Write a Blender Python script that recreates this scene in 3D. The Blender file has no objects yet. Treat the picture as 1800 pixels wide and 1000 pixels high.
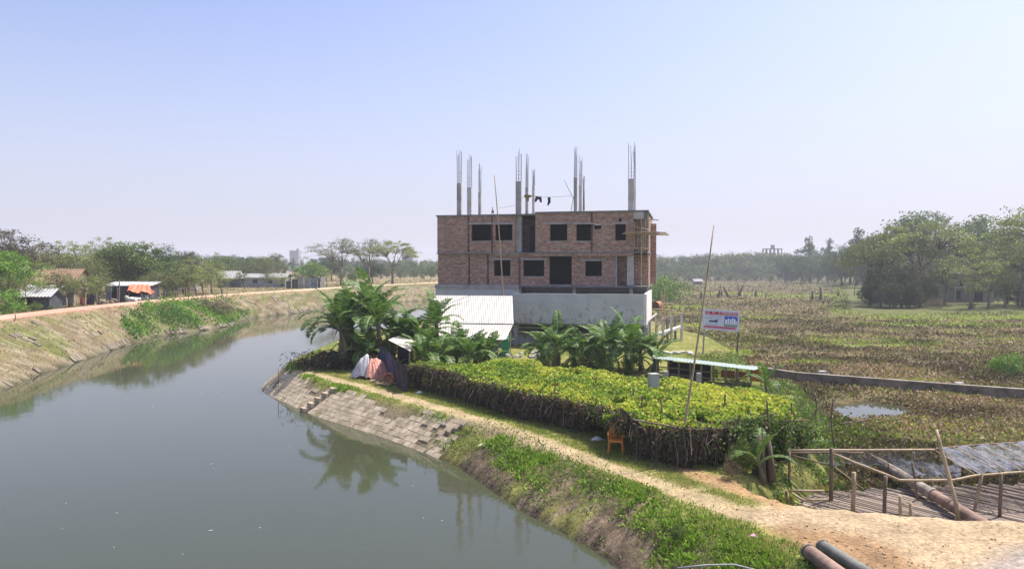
import bpy, math, random
import numpy as np
from mathutils import Vector, Matrix
# ------------------------------------------------------------------ camera, sky, sun, exposure
sc = bpy.context.scene
CAMZ = 6.0; FPX = 1300.0; PITCH = math.atan(30 / FPX)
cam = bpy.data.objects.new('camera', bpy.data.cameras.new('camera'))
sc.collection.objects.link(cam)
cam.location = (0, 0, CAMZ); cam.rotation_euler = (math.pi / 2 - PITCH, 0, 0)
cam.data.sensor_width = 36; cam.data.lens = 36 * FPX / 1800
cam.data.clip_start = 0.1; cam.data.clip_end = 6000
sc.camera = cam
SUN_EL = math.radians(60); SUN_AZ = math.atan2(0.80, 0.50)     # measured from +Y towards +X
SUND = Vector((math.sin(SUN_AZ) * math.cos(SUN_EL), math.cos(SUN_AZ) * math.cos(SUN_EL), math.sin(SUN_EL)))
w = bpy.data.worlds.new('World'); sc.world = w; w.use_nodes = True
nt = w.node_tree; bg = nt.nodes['Background']
sky = nt.nodes.new('ShaderNodeTexSky'); sky.sky_type = 'NISHITA'; sky.sun_disc = False
sky.sun_elevation = SUN_EL; sky.sun_rotation = SUN_AZ
sky.air_density = 1.0; sky.dust_density = 2.6; sky.ozone_density = 3.0
vm = nt.nodes.new('ShaderNodeMix'); vm.data_type = 'RGBA'; vm.blend_type = 'MULTIPLY'; vm.inputs[0].default_value = 1
vm.inputs[7].default_value = (1.11, 1.0, 1.11, 1); nt.links.new(sky.outputs[0], vm.inputs[6]); # pale lavender haze of the air thickening towards the horizon
tcw = nt.nodes.new('ShaderNodeTexCoord'); sxw = nt.nodes.new('ShaderNodeSeparateXYZ'); nt.links.new(tcw.outputs['Generated'], sxw.inputs[0])
mrw = nt.nodes.new('ShaderNodeMapRange'); mrw.interpolation_type = 'SMOOTHSTEP'; nt.links.new(sxw.outputs[2], mrw.inputs[0])
mrw.inputs[1].default_value = 0.0; mrw.inputs[2].default_value = 0.36; mrw.inputs[3].default_value = 0.75; mrw.inputs[4].default_value = 0.06
hm = nt.nodes.new('ShaderNodeMix'); hm.data_type = 'RGBA'; nt.links.new(mrw.outputs[0], hm.inputs[0]); nt.links.new(vm.outputs[2], hm.inputs[6]); hm.inputs[7].default_value = (3.75, 3.78, 4.55, 1)
nt.links.new(hm.outputs[2], bg.inputs[0]); bg.inputs[1].default_value = 0.115
sl = bpy.data.lights.new('sun', 'SUN'); sl.energy = 4.3; sl.angle = math.radians(0.5); sl.color = (1, 0.94, 0.84)
so = bpy.data.objects.new('sun', sl); sc.collection.objects.link(so)
so.rotation_euler = SUND.to_track_quat('Z', 'Y').to_euler()
sc.view_settings.view_transform = 'Standard'; sc.view_settings.look = 'None'
sc.view_settings.exposure = 0.76; sc.view_settings.gamma = 1
HAZE_DENS = 0.0005
sc.cycles.volume_bounces = 1; sc.cycles.max_bounces = 8; sc.cycles.diffuse_bounces = 3
sc.cycles.transparent_max_bounces = 12
R = random.Random(7); NR = np.random.default_rng(7)

# ------------------------------------------------------------------ projection helpers (survey of the place)
cp, sp = math.cos(PITCH), math.sin(PITCH)
def ray(px, py):
    X = (px - 900) / FPX; Y = (500 - py) / FPX
    return X, cp + Y * sp, -sp + Y * cp
def at(px, py, z=0.0):
    x, y, k = ray(px, py); t = (z - CAMZ) / k
    return (x * t, y * t)
def atd(px, py, d):
    x, y, k = ray(px, py); t = d / y
    return Vector((x * t, d, CAMZ + k * t))

# ------------------------------------------------------------------ noise
def _h(ix, iy, s):
    n = (ix.astype(np.int64) * 374761393 + iy.astype(np.int64) * 668265263 + s * 1442695041) & 0x7fffffff
    n = ((n ^ (n >> 13)) * 1274126177) & 0x7fffffff
    return ((n ^ (n >> 16)) & 0xffff) / 65535.0
def vn(x, y, s=0):
    ix = np.floor(x); iy = np.floor(y); fx = x - ix; fy = y - iy
    fx = fx * fx * (3 - 2 * fx); fy = fy * fy * (3 - 2 * fy)
    a = _h(ix, iy, s); b = _h(ix + 1, iy, s); c = _h(ix, iy + 1, s); d = _h(ix + 1, iy + 1, s)
    return (a * (1 - fx) + b * fx) * (1 - fy) + (c * (1 - fx) + d * fx) * fy
def fbm(x, y, sc_, s=0, o=4):
    r = 0; a = 1; t = 0
    for i in range(o):
        r = r + a * vn(x * sc_ * 2 ** i + 17.3 * i, y * sc_ * 2 ** i - 9.1 * i, s + i); t += a; a *= .55
    return r / t
def ss(a, b, x):
    t = np.clip((x - a) / (b - a), 0, 1); return t * t * (3 - 2 * t)

# ------------------------------------------------------------------ plan of the place
WZ = -1.15
right_bank = [at(*p, WZ) for p in [(1180, 1090), (1090, 1005), (1040, 965), (985, 932), (930, 905), (880, 872), (835, 838), (790, 812), (740, 793),
              (690, 773), (640, 757), (590, 742), (545, 727), (505, 708), (475, 695), (460, 686), (466, 672), (495, 652), (540, 632), (590, 612)]]
right_bank = [(34, -30), (20, -8), (12.5, 4.5)] + right_bank + [(-13, 78), (-11, 95), (-11, 120), (-13, 150), (-11, 190), (-1, 235), (10, 258)]
left_bank = [at(*p, WZ) for p in [(-120, 735), (-50, 705), (18, 680), (60, 660), (129, 638), (210, 611), (270, 592), (330, 585), (400, 574), (432, 561),
             (478, 555), (524, 550), (580, 543), (640, 536), (713, 530), (762, 528)]]
left_bank = [(-34, -40), (-31, 0), (-30, 25)] + left_bank + [(-14, 205), (8, 262)]
RZ = 2.0
road = [at(*p, RZ) for p in [(-60, 567), (0, 560), (90, 549), (180, 539), (300, 527), (400, 518.5), (513, 511.5), (602, 505.5), (691, 500.6), (767, 497)]]
road = [(-43, -40), (-41.5, 0), (-41.5, 30)] + road + [(-8, 245), (4, 300), (20, 500)]
track = [at(*p, 0) for p in [(525, 652), (560, 660), (600, 671), (700, 697), (800, 726), (900, 757), (992, 793), (1083, 826), (1115, 837), (1222, 874), (1293, 899), (1400, 921), (1560, 945), (1900, 960)]]
dirt_poly = [at(*p, 0) for p in [(1310, 897), (1350, 884), (1400, 882), (1500, 885), (1640, 900), (2100, 910)]] + [(24, 8), (12, 7), (7.6, 11.5)] + \
            [at(*p, 0) for p in [(1570, 1010), (1500, 985), (1440, 962), (1390, 940), (1330, 918)]]
red_a = [at(*p, 0) for p in [(1165, 813), (1220, 825), (1300, 845), (1350, 866), (1420, 884), (1370, 897), (1290, 868), (1215, 842)]]
red_b = [at(*p, 0) for p in [(1320, 925), (1400, 918), (1520, 935), (1600, 965), (1640, 1010), (1480, 1010), (1370, 965)]]
gravel = [at(*p, 0) for p in [(1700, 985), (1750, 962), (1830, 955), (1900, 1010), (1700, 1010)]]
upland = [(30, -30), (26, 5), (24, 17)] + [at(*p, 0) for p in [(1900, 918), (1700, 911), (1600, 904), (1500, 896), (1400, 888), (1345, 872), (1290, 850)]] + \
         [(9.3, 23.5), (11.2, 28), (13.8, 36), (13.2, 41), (14.5, 47), (16, 54), (17, 64), (16, 78), (14, 100), (12, 140), (14, 190), (17, 262),
          (10, 258), (-1, 235), (-11, 190), (-13, 150), (-11, 120), (-11, 95), (-13, 78)] + right_bank[22:2:-1] + [(12.5, 4.5), (20, -8), (28, -30)]
isle = [at(*p, -0.4) for p in [(1480, 530), (1486, 548), (1560, 552), (1640, 551), (1720, 549), (2100, 545)]] + [(420, 140), (420, 420), (187, 420), (116, 260)]
pond = [at(*p, -1.1) for p in [(1478, 716), (1530, 709), (1580, 715), (1598, 727), (1550, 735), (1490, 731)]]

def pl_dist(P, x, y):
    d = np.full(x.shape, 1e9)
    for (ax, ay), (bx, by) in zip(P[:-1], P[1:]):
        vx, vy = bx - ax, by - ay; L = vx * vx + vy * vy + 1e-9
        t = np.clip(((x - ax) * vx + (y - ay) * vy) / L, 0, 1)
        d = np.minimum(d, np.hypot(x - ax - t * vx, y - ay - t * vy))
    return d
def inside(P, x, y):
    r = np.zeros(x.shape, bool); n = len(P)
    for i in range(n):
        ax, ay = P[i]; bx, by = P[(i + 1) % n]
        c = ((ay > y) != (by > y)) & (x < (bx - ax) * (y - ay) / ((by - ay) if by != ay else 1e-9) + ax)
        r ^= c
    return r
def sdist(P, x, y):
    d = pl_dist(list(P) + [P[0]], x, y); return np.where(inside(P, x, y), d, -d)
river_poly = right_bank + left_bank[::-1]
strip_poly = left_bank + road[::-1]
leftland_poly = left_bank + [(40, 600), (70, 1500), (-1500, 1500), (-1500, -1500), (-34, -1500)]

patches = [(at(px, py, -1), rx, ry) for px, py, rx, ry in [(1290, 620, 3.2, 1.8), (1240, 612, 2.5, 2.5), (1440, 637, 2.2, .9), (1560, 607, 6, 1.6), (1500, 600, 5, 1.5), (1450, 520, 12, 7), (1400, 522, 10, 5), (1300, 516, 14, 6), (1180, 510, 6, 14), (1200, 540, 5, 6), (1620, 570, 9, 3), (1720, 572, 8, 3), (1330, 560, 5, 2), (1680, 686, 4, 1.0), (1760, 692, 4, 1.2), (1640, 672, 3, .7), (1430, 775, 2, 2), (1480, 760, 1.5, 2), (1700, 560, 20, 4), (1250, 575, 3, 4)]]
def greenp(x, y):
    g = np.zeros(x.shape); wv = (fbm(x, y, .6, 301) - .5) * 1.6
    for (c, rx, ry) in patches: g = np.maximum(g, ss(1.25, .55, np.hypot((x - c[0]) / rx, (y - c[1]) / ry) + wv))
    return g
def zones(x, y):
    x = np.asarray(x, float); y = np.asarray(y, float)
    Z = {}
    wob = (fbm(x, y, .45, 3) - .5) * 1.1
    inR = inside(river_poly, x, y)
    dR = pl_dist(right_bank, x, y); dL = pl_dist(left_bank, x, y); dRd = pl_dist(road, x, y)
    left = inside(leftland_poly, x, y) & ~inR
    strip = inside(strip_poly, x, y) & ~inR
    up = sdist(upland, x, y); il = sdist(isle, x, y)
    n1 = fbm(x, y, .35, 11); n2 = fbm(x, y, 1.3, 23)
    # heights
    t = dL / (dL + np.maximum(dRd - 1.7, 0) + 1e-6)
    zl = np.where(strip, WZ + (RZ - WZ) * np.clip(t * 1.05, 0, 1) ** .72 + (n1 - .5) * .55 * np.sin(np.pi * t) + (n2 - .5) * .2 * np.sin(np.pi * t),
                  RZ - .5 * ss(1.6, 6, dRd) + (n1 - .5) * .3 * ss(2, 8, dRd))
    rough = ss(29.5, 27.5, y) * ss(-40, -20, x)       # the earth bank near the camera, beyond the paved slope
    bw = 1.5 + .45 * rough
    tb = np.clip((dR + wob * rough * .35) / bw, 0, 1)
    zr = WZ + (0 - WZ) * np.where(rough > .5, tb ** .8, tb) + (n2 - .5) * .5 * rough * np.sin(np.pi * tb)
    lip = ss(20, 12, y) * ss(6, 10, x)
    edge = 1.1
    zr = np.where(up > 0, zr + (n1 - .5) * .10 * ss(3, 5, dR), np.minimum(zr, -1.0 * ss(-.15, edge, -up)))
    isl = ss(-6, 3, il)
    zr = np.where(up > -1.2, zr, np.maximum(zr, -1.0 + isl * .45))
    zr = zr + np.where(up < -1.2, (n1 - .5) * .12, 0) + np.where((up > .5) & (y < 30) & (tb >= 1), (n2 - .5) * .09, 0)
    pd = sdist(pond, x, y)
    zr = np.where(pd > -1.2, zr - .25 * ss(-.8, .2, pd), zr)
    z = np.where(inR, WZ - np.minimum(1.6, .55 * np.minimum(dR, dL)), np.where(left, zl, zr))
    Z.update(z=z, inR=inR, dR=dR, dL=dL, dRd=dRd, left=left, strip=strip, up=up, il=il, n1=n1, n2=n2, t=t, tb=tb, rough=rough, pd=pd)
    return Z
def H(x, y):
    return zones(np.atleast_1d(x), np.atleast_1d(y))['z']
def h1(x, y): return float(H(x, y)[0])

# ------------------------------------------------------------------ mesh builder
class MB:
    def __init__(s): s.v = []; s.f = []; s.n = 0; s.col = None
    def add(s, V, F):
        V = np.asarray(V, float).reshape(-1, 3); o = s.n
        s.v.append(V); s.n += len(V)
        for f in F: s.f.append([i + o for i in f])
        return s
    def box(s, c, d, rz=0, M=None):
        hx, hy, hz = d[0] / 2, d[1] / 2, d[2] / 2
        P = np.array([(a * hx, b * hy, e * hz) for a in (-1, 1) for b in (-1, 1) for e in (-1, 1)])
        if M is not None: P = P @ np.array(M).T
        elif rz:
            k, q = math.cos(rz), math.sin(rz); P = P @ np.array([[k, q, 0], [-q, k, 0], [0, 0, 1]])
        return s.add(P + np.array(c, float), [(0, 1, 3, 2), (4, 6, 7, 5), (0, 4, 5, 1), (2, 3, 7, 6), (0, 2, 6, 4), (1, 5, 7, 3)])
    def b2(s, x0, x1, y0, y1, z0, z1):
        return s.box(((x0 + x1) / 2, (y0 + y1) / 2, (z0 + z1) / 2), (x1 - x0, y1 - y0, z1 - z0))
    def tube(s, pts, rad, n=6, cap=True, smooth=0):
        pts = [Vector(p) for p in pts]
        if not hasattr(rad, '__len__'): rad = [rad] * len(pts)
        V = []; prev = None
        for i, p in enumerate(pts):
            d = (pts[min(i + 1, len(pts) - 1)] - pts[max(i - 1, 0)]).normalized()
            a = (prev - d * prev.dot(d)) if prev else d.orthogonal()
            if a.length < 1e-5: a = d.orthogonal()
            a.normalize(); prev = a; b = d.cross(a)
            for k in range(n):
                q = 2 * math.pi * k / n; V.append(p + (a * math.cos(q) + b * math.sin(q)) * rad[i])
        F = [(i * n + k, i * n + (k + 1) % n, (i + 1) * n + (k + 1) % n, (i + 1) * n + k) for i in range(len(pts) - 1) for k in range(n)]
        if cap: F += [tuple(range(n - 1, -1, -1)), tuple((len(pts) - 1) * n + k for k in range(n))]
        return s.add([tuple(v) for v in V], F)
    def build(s, name, mat, parent=None, o=(0, 0, 0), smooth=False):
        V = np.concatenate(s.v) if s.v else np.zeros((0, 3))
        V = V - np.array(o, float)
        me = bpy.data.meshes.new(name); me.from_pydata(V.tolist(), [], s.f); me.update()
        return link(name, me, mat, parent, smooth)
def link(name, me, mat, parent=None, smooth=False):
    if mat is not None:
        for m in (mat if isinstance(mat, (list, tuple)) else [mat]): me.materials.append(m)
    if smooth: me.polygons.foreach_set('use_smooth', [True] * len(me.polygons))
    ob = bpy.data.objects.new(name, me); sc.collection.objects.link(ob)
    if parent: ob.parent = parent
    return ob
def quads(name, V, mat, parent=None, o=(0, 0, 0), cols=None):
    """V: (n,4,3) loose quads"""
    V = V - np.array(o, float); n = len(V)
    me = bpy.data.meshes.new(name)
    me.vertices.add(n * 4); me.vertices.foreach_set('co', V.reshape(-1).astype(np.float32))
    me.loops.add(n * 4); me.loops.foreach_set('vertex_index', np.arange(n * 4, dtype=np.int32))
    me.polygons.add(n); me.polygons.foreach_set('loop_start', np.arange(0, n * 4, 4, dtype=np.int32))
    me.polygons.foreach_set('loop_total', np.full(n, 4, dtype=np.int32))
    if cols is not None:
        a = me.attributes.new('tint', 'FLOAT_COLOR', 'POINT')
        c = np.ones((n, 4, 4), np.float32); c[:, :, :3] = cols[:, None, :]; a.data.foreach_set('color', c.reshape(-1))
    me.update(calc_edges=True)
    return link(name, me, mat, parent)
def leafq(P, size, rng=NR, up=0.0, asp=.5, drop=0.0):
    """leaf shaped rhombi at P with random direction; up biases the blade towards vertical"""
    n = len(P); size = np.broadcast_to(size, (n,))
    a = rng.normal(size=(n, 3)); a[:, 2] += up; a[:, 2] -= drop; a /= np.linalg.norm(a, axis=1)[:, None]
    b = rng.normal(size=(n, 3)); b = np.cross(a, b); b /= np.linalg.norm(b, axis=1)[:, None]
    L = a * size[:, None]; W = b * (size * asp)[:, None]
    if up > 0: return np.stack([P, P + L * .5 + W * .5, P + L, P + L * .5 - W * .5], 1)
    return np.stack([P - L * .5, P + W * .5, P + L * .5, P - W * .5], 1)

def tag(o, label=None, cat=None, group=None, kind=None):
    if label: o['label'] = label
    if cat: o['category'] = cat
    if group: o['group'] = group
    if kind: o['kind'] = kind
    return o
def thing(name, label, cat, loc=(0, 0, 0), rz=0, group=None):
    o = bpy.data.objects.new(name, None); sc.collection.objects.link(o)
    o.location = loc; o.rotation_euler = (0, 0, rz); o.empty_display_size = .3
    return tag(o, label, cat, group)
def copy_tree(o, parent=None):
    c = o.copy(); sc.collection.objects.link(c)
    if parent is not None: c.parent = parent
    for ch in list(o.children): copy_tree(ch, c)
    return c

# ------------------------------------------------------------------ materials
def mat(name):
    m = bpy.data.materials.new(name); m.use_nodes = True
    return m, m.node_tree.nodes, m.node_tree.links, m.node_tree.nodes['Principled BSDF']
def noise(N, Lk, scale, detail=4, vec=None, rough=.6):
    n = N.new('ShaderNodeTexNoise'); n.inputs['Scale'].default_value = scale; n.inputs['Detail'].default_value = detail
    n.inputs['Roughness'].default_value = rough
    if vec is not None: Lk.new(vec, n.inputs['Vector'])
    return n
def ramp(N, Lk, fac, stops):
    r = N.new('ShaderNodeValToRGB'); e = r.color_ramp.elements
    while len(e) < len(stops): e.new(.5)
    for k, (p, c) in enumerate(stops): e[k].position = p; e[k].color = (*c, 1) if len(c) == 3 else c
    Lk.new(fac, r.inputs[0]); return r
def bump(N, Lk, h, st, dist, B):
    b = N.new('ShaderNodeBump'); b.inputs['Strength'].default_value = st; b.inputs['Distance'].default_value = dist
    Lk.new(h, b.inputs['Height']); Lk.new(b.outputs[0], B.inputs['Normal']); return b
def mixc(N, Lk, fac, a, b, mode='MIX'):
    m = N.new('ShaderNodeMix'); m.data_type = 'RGBA'; m.blend_type = mode
    for s_, v in ((0, fac), (6, a), (7, b)):
        if isinstance(v, (int, float)): m.inputs[s_].default_value = v
        elif isinstance(v, tuple): m.inputs[s_].default_value = (*v, 1)
        else: Lk.new(v, m.inputs[s_])
    return m.outputs[2]
def plain(name, c, rough=.7, var=.25, scale=3, bmp=.3, metal=0, c2=None, bd=.02):
    m, N, Lk, B = mat(name)
    tc = N.new('ShaderNodeTexCoord')
    n = noise(N, Lk, scale, 6, tc.outputs['Object'])
    lo = tuple(x * (1 - var) for x in c); hi = c2 or tuple(min(1, x * (1 + var)) for x in c)
    r = ramp(N, Lk, n.outputs[0], [(.3, lo), (.7, hi)])
    Lk.new(r.outputs[0], B.inputs['Base Color']); B.inputs['Roughness'].default_value = rough; B.inputs['Metallic'].default_value = metal
    if bmp: n2 = noise(N, Lk, scale * 7, 4, tc.outputs['Object']); bump(N, Lk, n2.outputs[0], bmp, bd, B)
    return m
def leafmat(name, c1, c2, c3=None, trans=.22, rough=.55, spec=.3):
    m, N, Lk, B = mat(name)
    g = N.new('ShaderNodeNewGeometry')
    st = [(0, c1), (.55, c2), (1, c3 or c2)]
    r = ramp(N, Lk, g.outputs['Random Per Island'], st)
    tc = N.new('ShaderNodeTexCoord'); n = noise(N, Lk, .35, 3, tc.outputs['Object'])
    r2 = ramp(N, Lk, n.outputs[0], [(.3, (.72, .74, .7)), (.7, (1.25, 1.2, 1.1))])
    c = mixc(N, Lk, 1.0, r.outputs[0], r2.outputs[0], 'MULTIPLY')
    Lk.new(c, B.inputs['Base Color']); B.inputs['Roughness'].default_value = rough
    B.inputs['Specular IOR Level'].default_value = spec
    t = N.new('ShaderNodeBsdfTranslucent'); Lk.new(c, t.inputs[0])
    mx = N.new('ShaderNodeMixShader'); mx.inputs[0].default_value = trans
    Lk.new(B.outputs[0], mx.inputs[1]); Lk.new(t.outputs[0], mx.inputs[2])
    Lk.new(mx.outputs[0], N['Material Output'].inputs[0])
    return m
def tintmat(name, trans=.3, rough=.6):
    m, N, Lk, B = mat(name)
    a = N.new('ShaderNodeAttribute'); a.attribute_name = 'tint'
    Lk.new(a.outputs['Color'], B.inputs['Base Color']); B.inputs['Roughness'].default_value = rough
    B.inputs['Specular IOR Level'].default_value = .25
    t = N.new('ShaderNodeBsdfTranslucent'); Lk.new(a.outputs['Color'], t.inputs[0])
    mx = N.new('ShaderNodeMixShader'); mx.inputs[0].default_value = trans
    Lk.new(B.outputs[0], mx.inputs[1]); Lk.new(t.outputs[0], mx.inputs[2])
    Lk.new(mx.outputs[0], N['Material Output'].inputs[0]); return m

M = {}
M['bark'] = plain('bark', (.12, .09, .065), .9, .4, 2, .5)
M['bark_pale'] = plain('bark_pale', (.2, .17, .13), .9, .4, 2, .5)
M['bamboo'] = plain('bamboo', (.36, .27, .16), .6, .35, 4, .2)
M['bamboo_dark'] = plain('bamboo_dark', (.16, .11, .075), .8, .4, 4, .3)
M['wood'] = plain('wood', (.2, .14, .09), .8, .4, 5, .3)
M['concrete'] = plain('concrete', (.36, .35, .34), .9, .3, 1.4, .4)
M['concrete_pale'] = plain('concrete_pale', (.5, .48, .45), .9, .2, 1.4, .3)
M['concrete_dark'] = plain('concrete_dark', (.2, .2, .2), .9, .3, 1.4, .4)
M['rebar'] = plain('rebar', (.12, .1, .1), .7, .3, 6, 0)
M['dark'] = plain('dark_cloth_and_shade', (.03, .03, .035), .9, .3, 3, .2)  # black for cloth, and for shade painted into the building's openings
M['leaf_mid'] = leafmat('leaf_mid', (0.079, 0.131, 0.032), (0.131, 0.201, 0.045), (0.210, 0.280, 0.070))
M['leaf_dark'] = leafmat('leaf_dark', (0.038, 0.074, 0.025), (0.070, 0.123, 0.035), (0.114, 0.175, 0.052))
M['leaf_light'] = leafmat('leaf_light', (0.175, 0.228, 0.052), (0.263, 0.333, 0.079), (0.367, 0.420, 0.123))
M['leaf_bright'] = leafmat('leaf_bright', (0.088, 0.193, 0.026), (0.158, 0.315, 0.035), (0.245, 0.420, 0.070))
M['leaf_dry'] = leafmat('leaf_dry', (0.123, 0.105, 0.070), (0.193, 0.158, 0.096), (0.263, 0.210, 0.123))
M['leaf_olive'] = leafmat('leaf_olive', (.085, .12, .03), (.14, .18, .045), (.21, .25, .07))
M['leaf_thicket'] = leafmat('leaf_thicket', (.04, .055, .02), (.07, .085, .03), (.12, .13, .045), trans=.15)
M['leaf_brown'] = leafmat('leaf_brown', (.06, .055, .03), (.095, .085, .045), (.14, .13, .06), trans=.15)
M['leaf_far'] = leafmat('leaf_far', (.045, .095, .035), (.085, .15, .045), (.16, .21, .065))
M['banana'] = leafmat('banana_leaf', (0.048, 0.112, 0.022), (0.088, 0.184, 0.032), (0.176, 0.288, 0.056), trans=.35, rough=.5, spec=.35)
M['banana_dead'] = leafmat('banana_dead', (.16, .11, .06), (.22, .16, .09))
M['stem'] = plain('banana_stem', (.14, .13, .06), .6, .4, 3, .2, c2=(.2, .15, .09))
M['rib'] = plain('banana_rib', (.22, .28, .09), .5, .2, 3, 0)

# ground: albedo zones stored per vertex, broken up by fine noise
def ground_mat():
    m, N, Lk, B = mat('ground')
    a = N.new('ShaderNodeAttribute'); a.attribute_name = 'zone'
    tc = N.new('ShaderNodeTexCoord')
    n1 = noise(N, Lk, 1.1, 8, tc.outputs['Object'], .7); n2 = noise(N, Lk, 9, 6, tc.outputs['Object'], .7)
    r1 = ramp(N, Lk, n1.outputs[0], [(.3, (.62, .62, .62)), (.7, (1.3, 1.3, 1.3))])
    r2 = ramp(N, Lk, n2.outputs[0], [(.35, (.6, .6, .62)), (.65, (1.28, 1.28, 1.25))])
    c = mixc(N, Lk, 1.0, a.outputs['Color'], r1.outputs[0], 'MULTIPLY'); c = mixc(N, Lk, 1.0, c, r2.outputs[0], 'MULTIPLY')
    Lk.new(c, B.inputs['Base Color']); B.inputs['Roughness'].default_value = .95; B.inputs['Specular IOR Level'].default_value = .1
    bump(N, Lk, n2.outputs[0], .7, .08, B); return m
M['ground'] = ground_mat()

# ------------------------------------------------------------------ terrain
def axis(n, A, far, c):
    B_ = math.asinh(far / A); t = np.linspace(-1, 1, n); return c + A * np.sinh(B_ * t)
GX = axis(760, 17, 1500, 2); GY = axis(760, 17, 1500, 26)
X, Y = np.meshgrid(GX, GY)
Z = zones(X, Y)
zz = Z['z'].copy()
SAND = np.array((.42, .32, .20)); RED = np.array((.29, .175, .09)); GRASS = np.array((.15, .18, .04)); GRASSY = np.array((.235, .23, .07))
DRY = np.array((.17, .135, .08)); MUD = np.array((.14, .105, .075)); BRICKR = np.array((.47, .25, .17)); MARSH = np.array((.12, .10, .06)); BED = np.array((.06, .06, .035))
def blend(c, m, k):
    m = np.clip(m, 0, 1)[..., None]; return c * (1 - m) + np.asarray(k) * m
def colour(x, y, Z):
    n3 = fbm(x, y, .8, 41, 5); n4 = fbm(x, y, .12, 51, 4); n5 = fbm(x, y, 3.0, 61, 3)
    c = np.broadcast_to(MARSH, x.shape + (3,)).copy()
    c = blend(c, ss(.5, .62, n4), (.17, .14, .07)); c = blend(c, ss(.58, .68, fbm(x * .5, y, .09, 71, 4)) * .8, (.17, .2, .05))
    c = blend(c, greenp(x, y) * .8, (.2, .25, .04)); upm = ss(-.8, .0, Z['up']) * (~Z['left'])
    g = blend(np.broadcast_to(GRASSY, c.shape).copy(), ss(.45, .6, n3), GRASS)
    c = np.where((upm > 0)[..., None], c * (1 - upm[..., None]) + g * upm[..., None], c)
    far_up = upm * ss(60, 80, y)
    c = blend(c, far_up * .7, (.25, .22, .1))
    ism = ss(-5, 0, Z['il']) * (~Z['left']) * (Z['up'] < -3)
    c = blend(c, ism, (.12, .13, .045))
    bank = (1 - ss(.7, 1., Z['tb'])) * (Z['up'] > 0)
    c = blend(c, bank * Z['rough'] * ss(.35, .5, n3), MUD); c = blend(c, bank * Z['rough'] * ss(.6, .7, n5) * .6, (.33, .24, .17))
    c = blend(c, bank * (1 - Z['rough']), (.22, .18, .12))
    # tracks and dirt
    dt = pl_dist(track, x, y); wd = .52 + .22 * (n3 - .5) * 2
    c = blend(c, (1 - ss(wd * .6, wd * 1.5, dt)) * (.75 + .25 * ss(.35, .6, n5)) * (Z['up'] > .4), SAND)
    c = blend(c, (1 - ss(1.0, 3.2, dt)) * .15 * ss(.3, .6, n3) * (Z['up'] > .4), (.38, .31, .14))
    c = blend(c, ss(-.5, .35, sdist(dirt_poly, x, y) + (n3 - .5) * 1.2), SAND)
    c = blend(c, ss(-.2, .3, sdist(red_a, x, y) + (n3 - .5) * .6), (.36, .23, .12))
    c = blend(c, ss(-.2, .5, sdist(red_b, x, y) + (n3 - .5) * 1.0) * .85, RED)
    c = blend(c, ss(-.2, .5, sdist(gravel, x, y) + (n3 - .5) * .8) * .8, (.3, .28, .27))
    # left side of the river
    l = blend(np.broadcast_to((.24, .19, .10), c.shape).copy(), ss(.45, .6, n4), (.3, .22, .12)); l = blend(l, ss(.5, .6, n3) * .5, (.14, .16, .05))
    st = blend(np.broadcast_to(DRY, c.shape).copy(), ss(.5, .58, n3) * .8, (.2, .17, .08)); st = blend(st, ss(.52, .6, fbm(x, y, .25, 81)) * .8, (.13, .15, .045))
    st = blend(st, ss(.56, .62, n5) * .5, (.34, .29, .21))
    st = blend(st, (1 - ss(.02, .12, Z['t'])) * .8, (.26, .22, .15))
    st = blend(st, ss(.72, .9, Z['t']) * ss(.35, .5, n3), (.13, .15, .05))
    l = np.where(Z['strip'][..., None], st, l)
    l = blend(l, 1 - ss(1.7, 2.6, Z['dRd'] + (n3 - .5) * 2), (.3, .21, .13))
    c = np.where(Z['left'][..., None], l, c)
    c = np.where(Z['inR'][..., None], BED, c)
    wet = (~Z['inR']) & (zz_ < WZ + .12) if (zz_ := Z['z']) is not None else None
    c = np.where(wet[..., None], c * .5, c)
    return c
col = colour(X, Y, Z)
ny, nx = X.shape
me = bpy.data.meshes.new('ground')
V = np.stack([X, Y, zz], -1).reshape(-1, 3)
me.vertices.add(len(V)); me.vertices.foreach_set('co', V.reshape(-1).astype(np.float32))
ii = (np.arange(ny - 1)[:, None] * nx + np.arange(nx - 1)[None, :]).reshape(-1)
Q = np.stack([ii, ii + 1, ii + nx + 1, ii + nx], 1).astype(np.int32); n = len(Q)
me.loops.add(n * 4); me.loops.foreach_set('vertex_index', Q.reshape(-1))
me.polygons.add(n); me.polygons.foreach_set('loop_start', np.arange(0, n * 4, 4, dtype=np.int32)); me.polygons.foreach_set('loop_total', np.full(n, 4, dtype=np.int32))
me.polygons.foreach_set('use_smooth', np.ones(n, dtype=bool))
a = me.attributes.new('zone', 'FLOAT_COLOR', 'POINT'); c4 = np.ones((len(V), 4), np.float32); c4[:, :3] = col.reshape(-1, 3); a.data.foreach_set('color', c4.reshape(-1))
me.update(calc_edges=True)
tag(link('ground', me, M['ground']), kind='structure')

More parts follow.
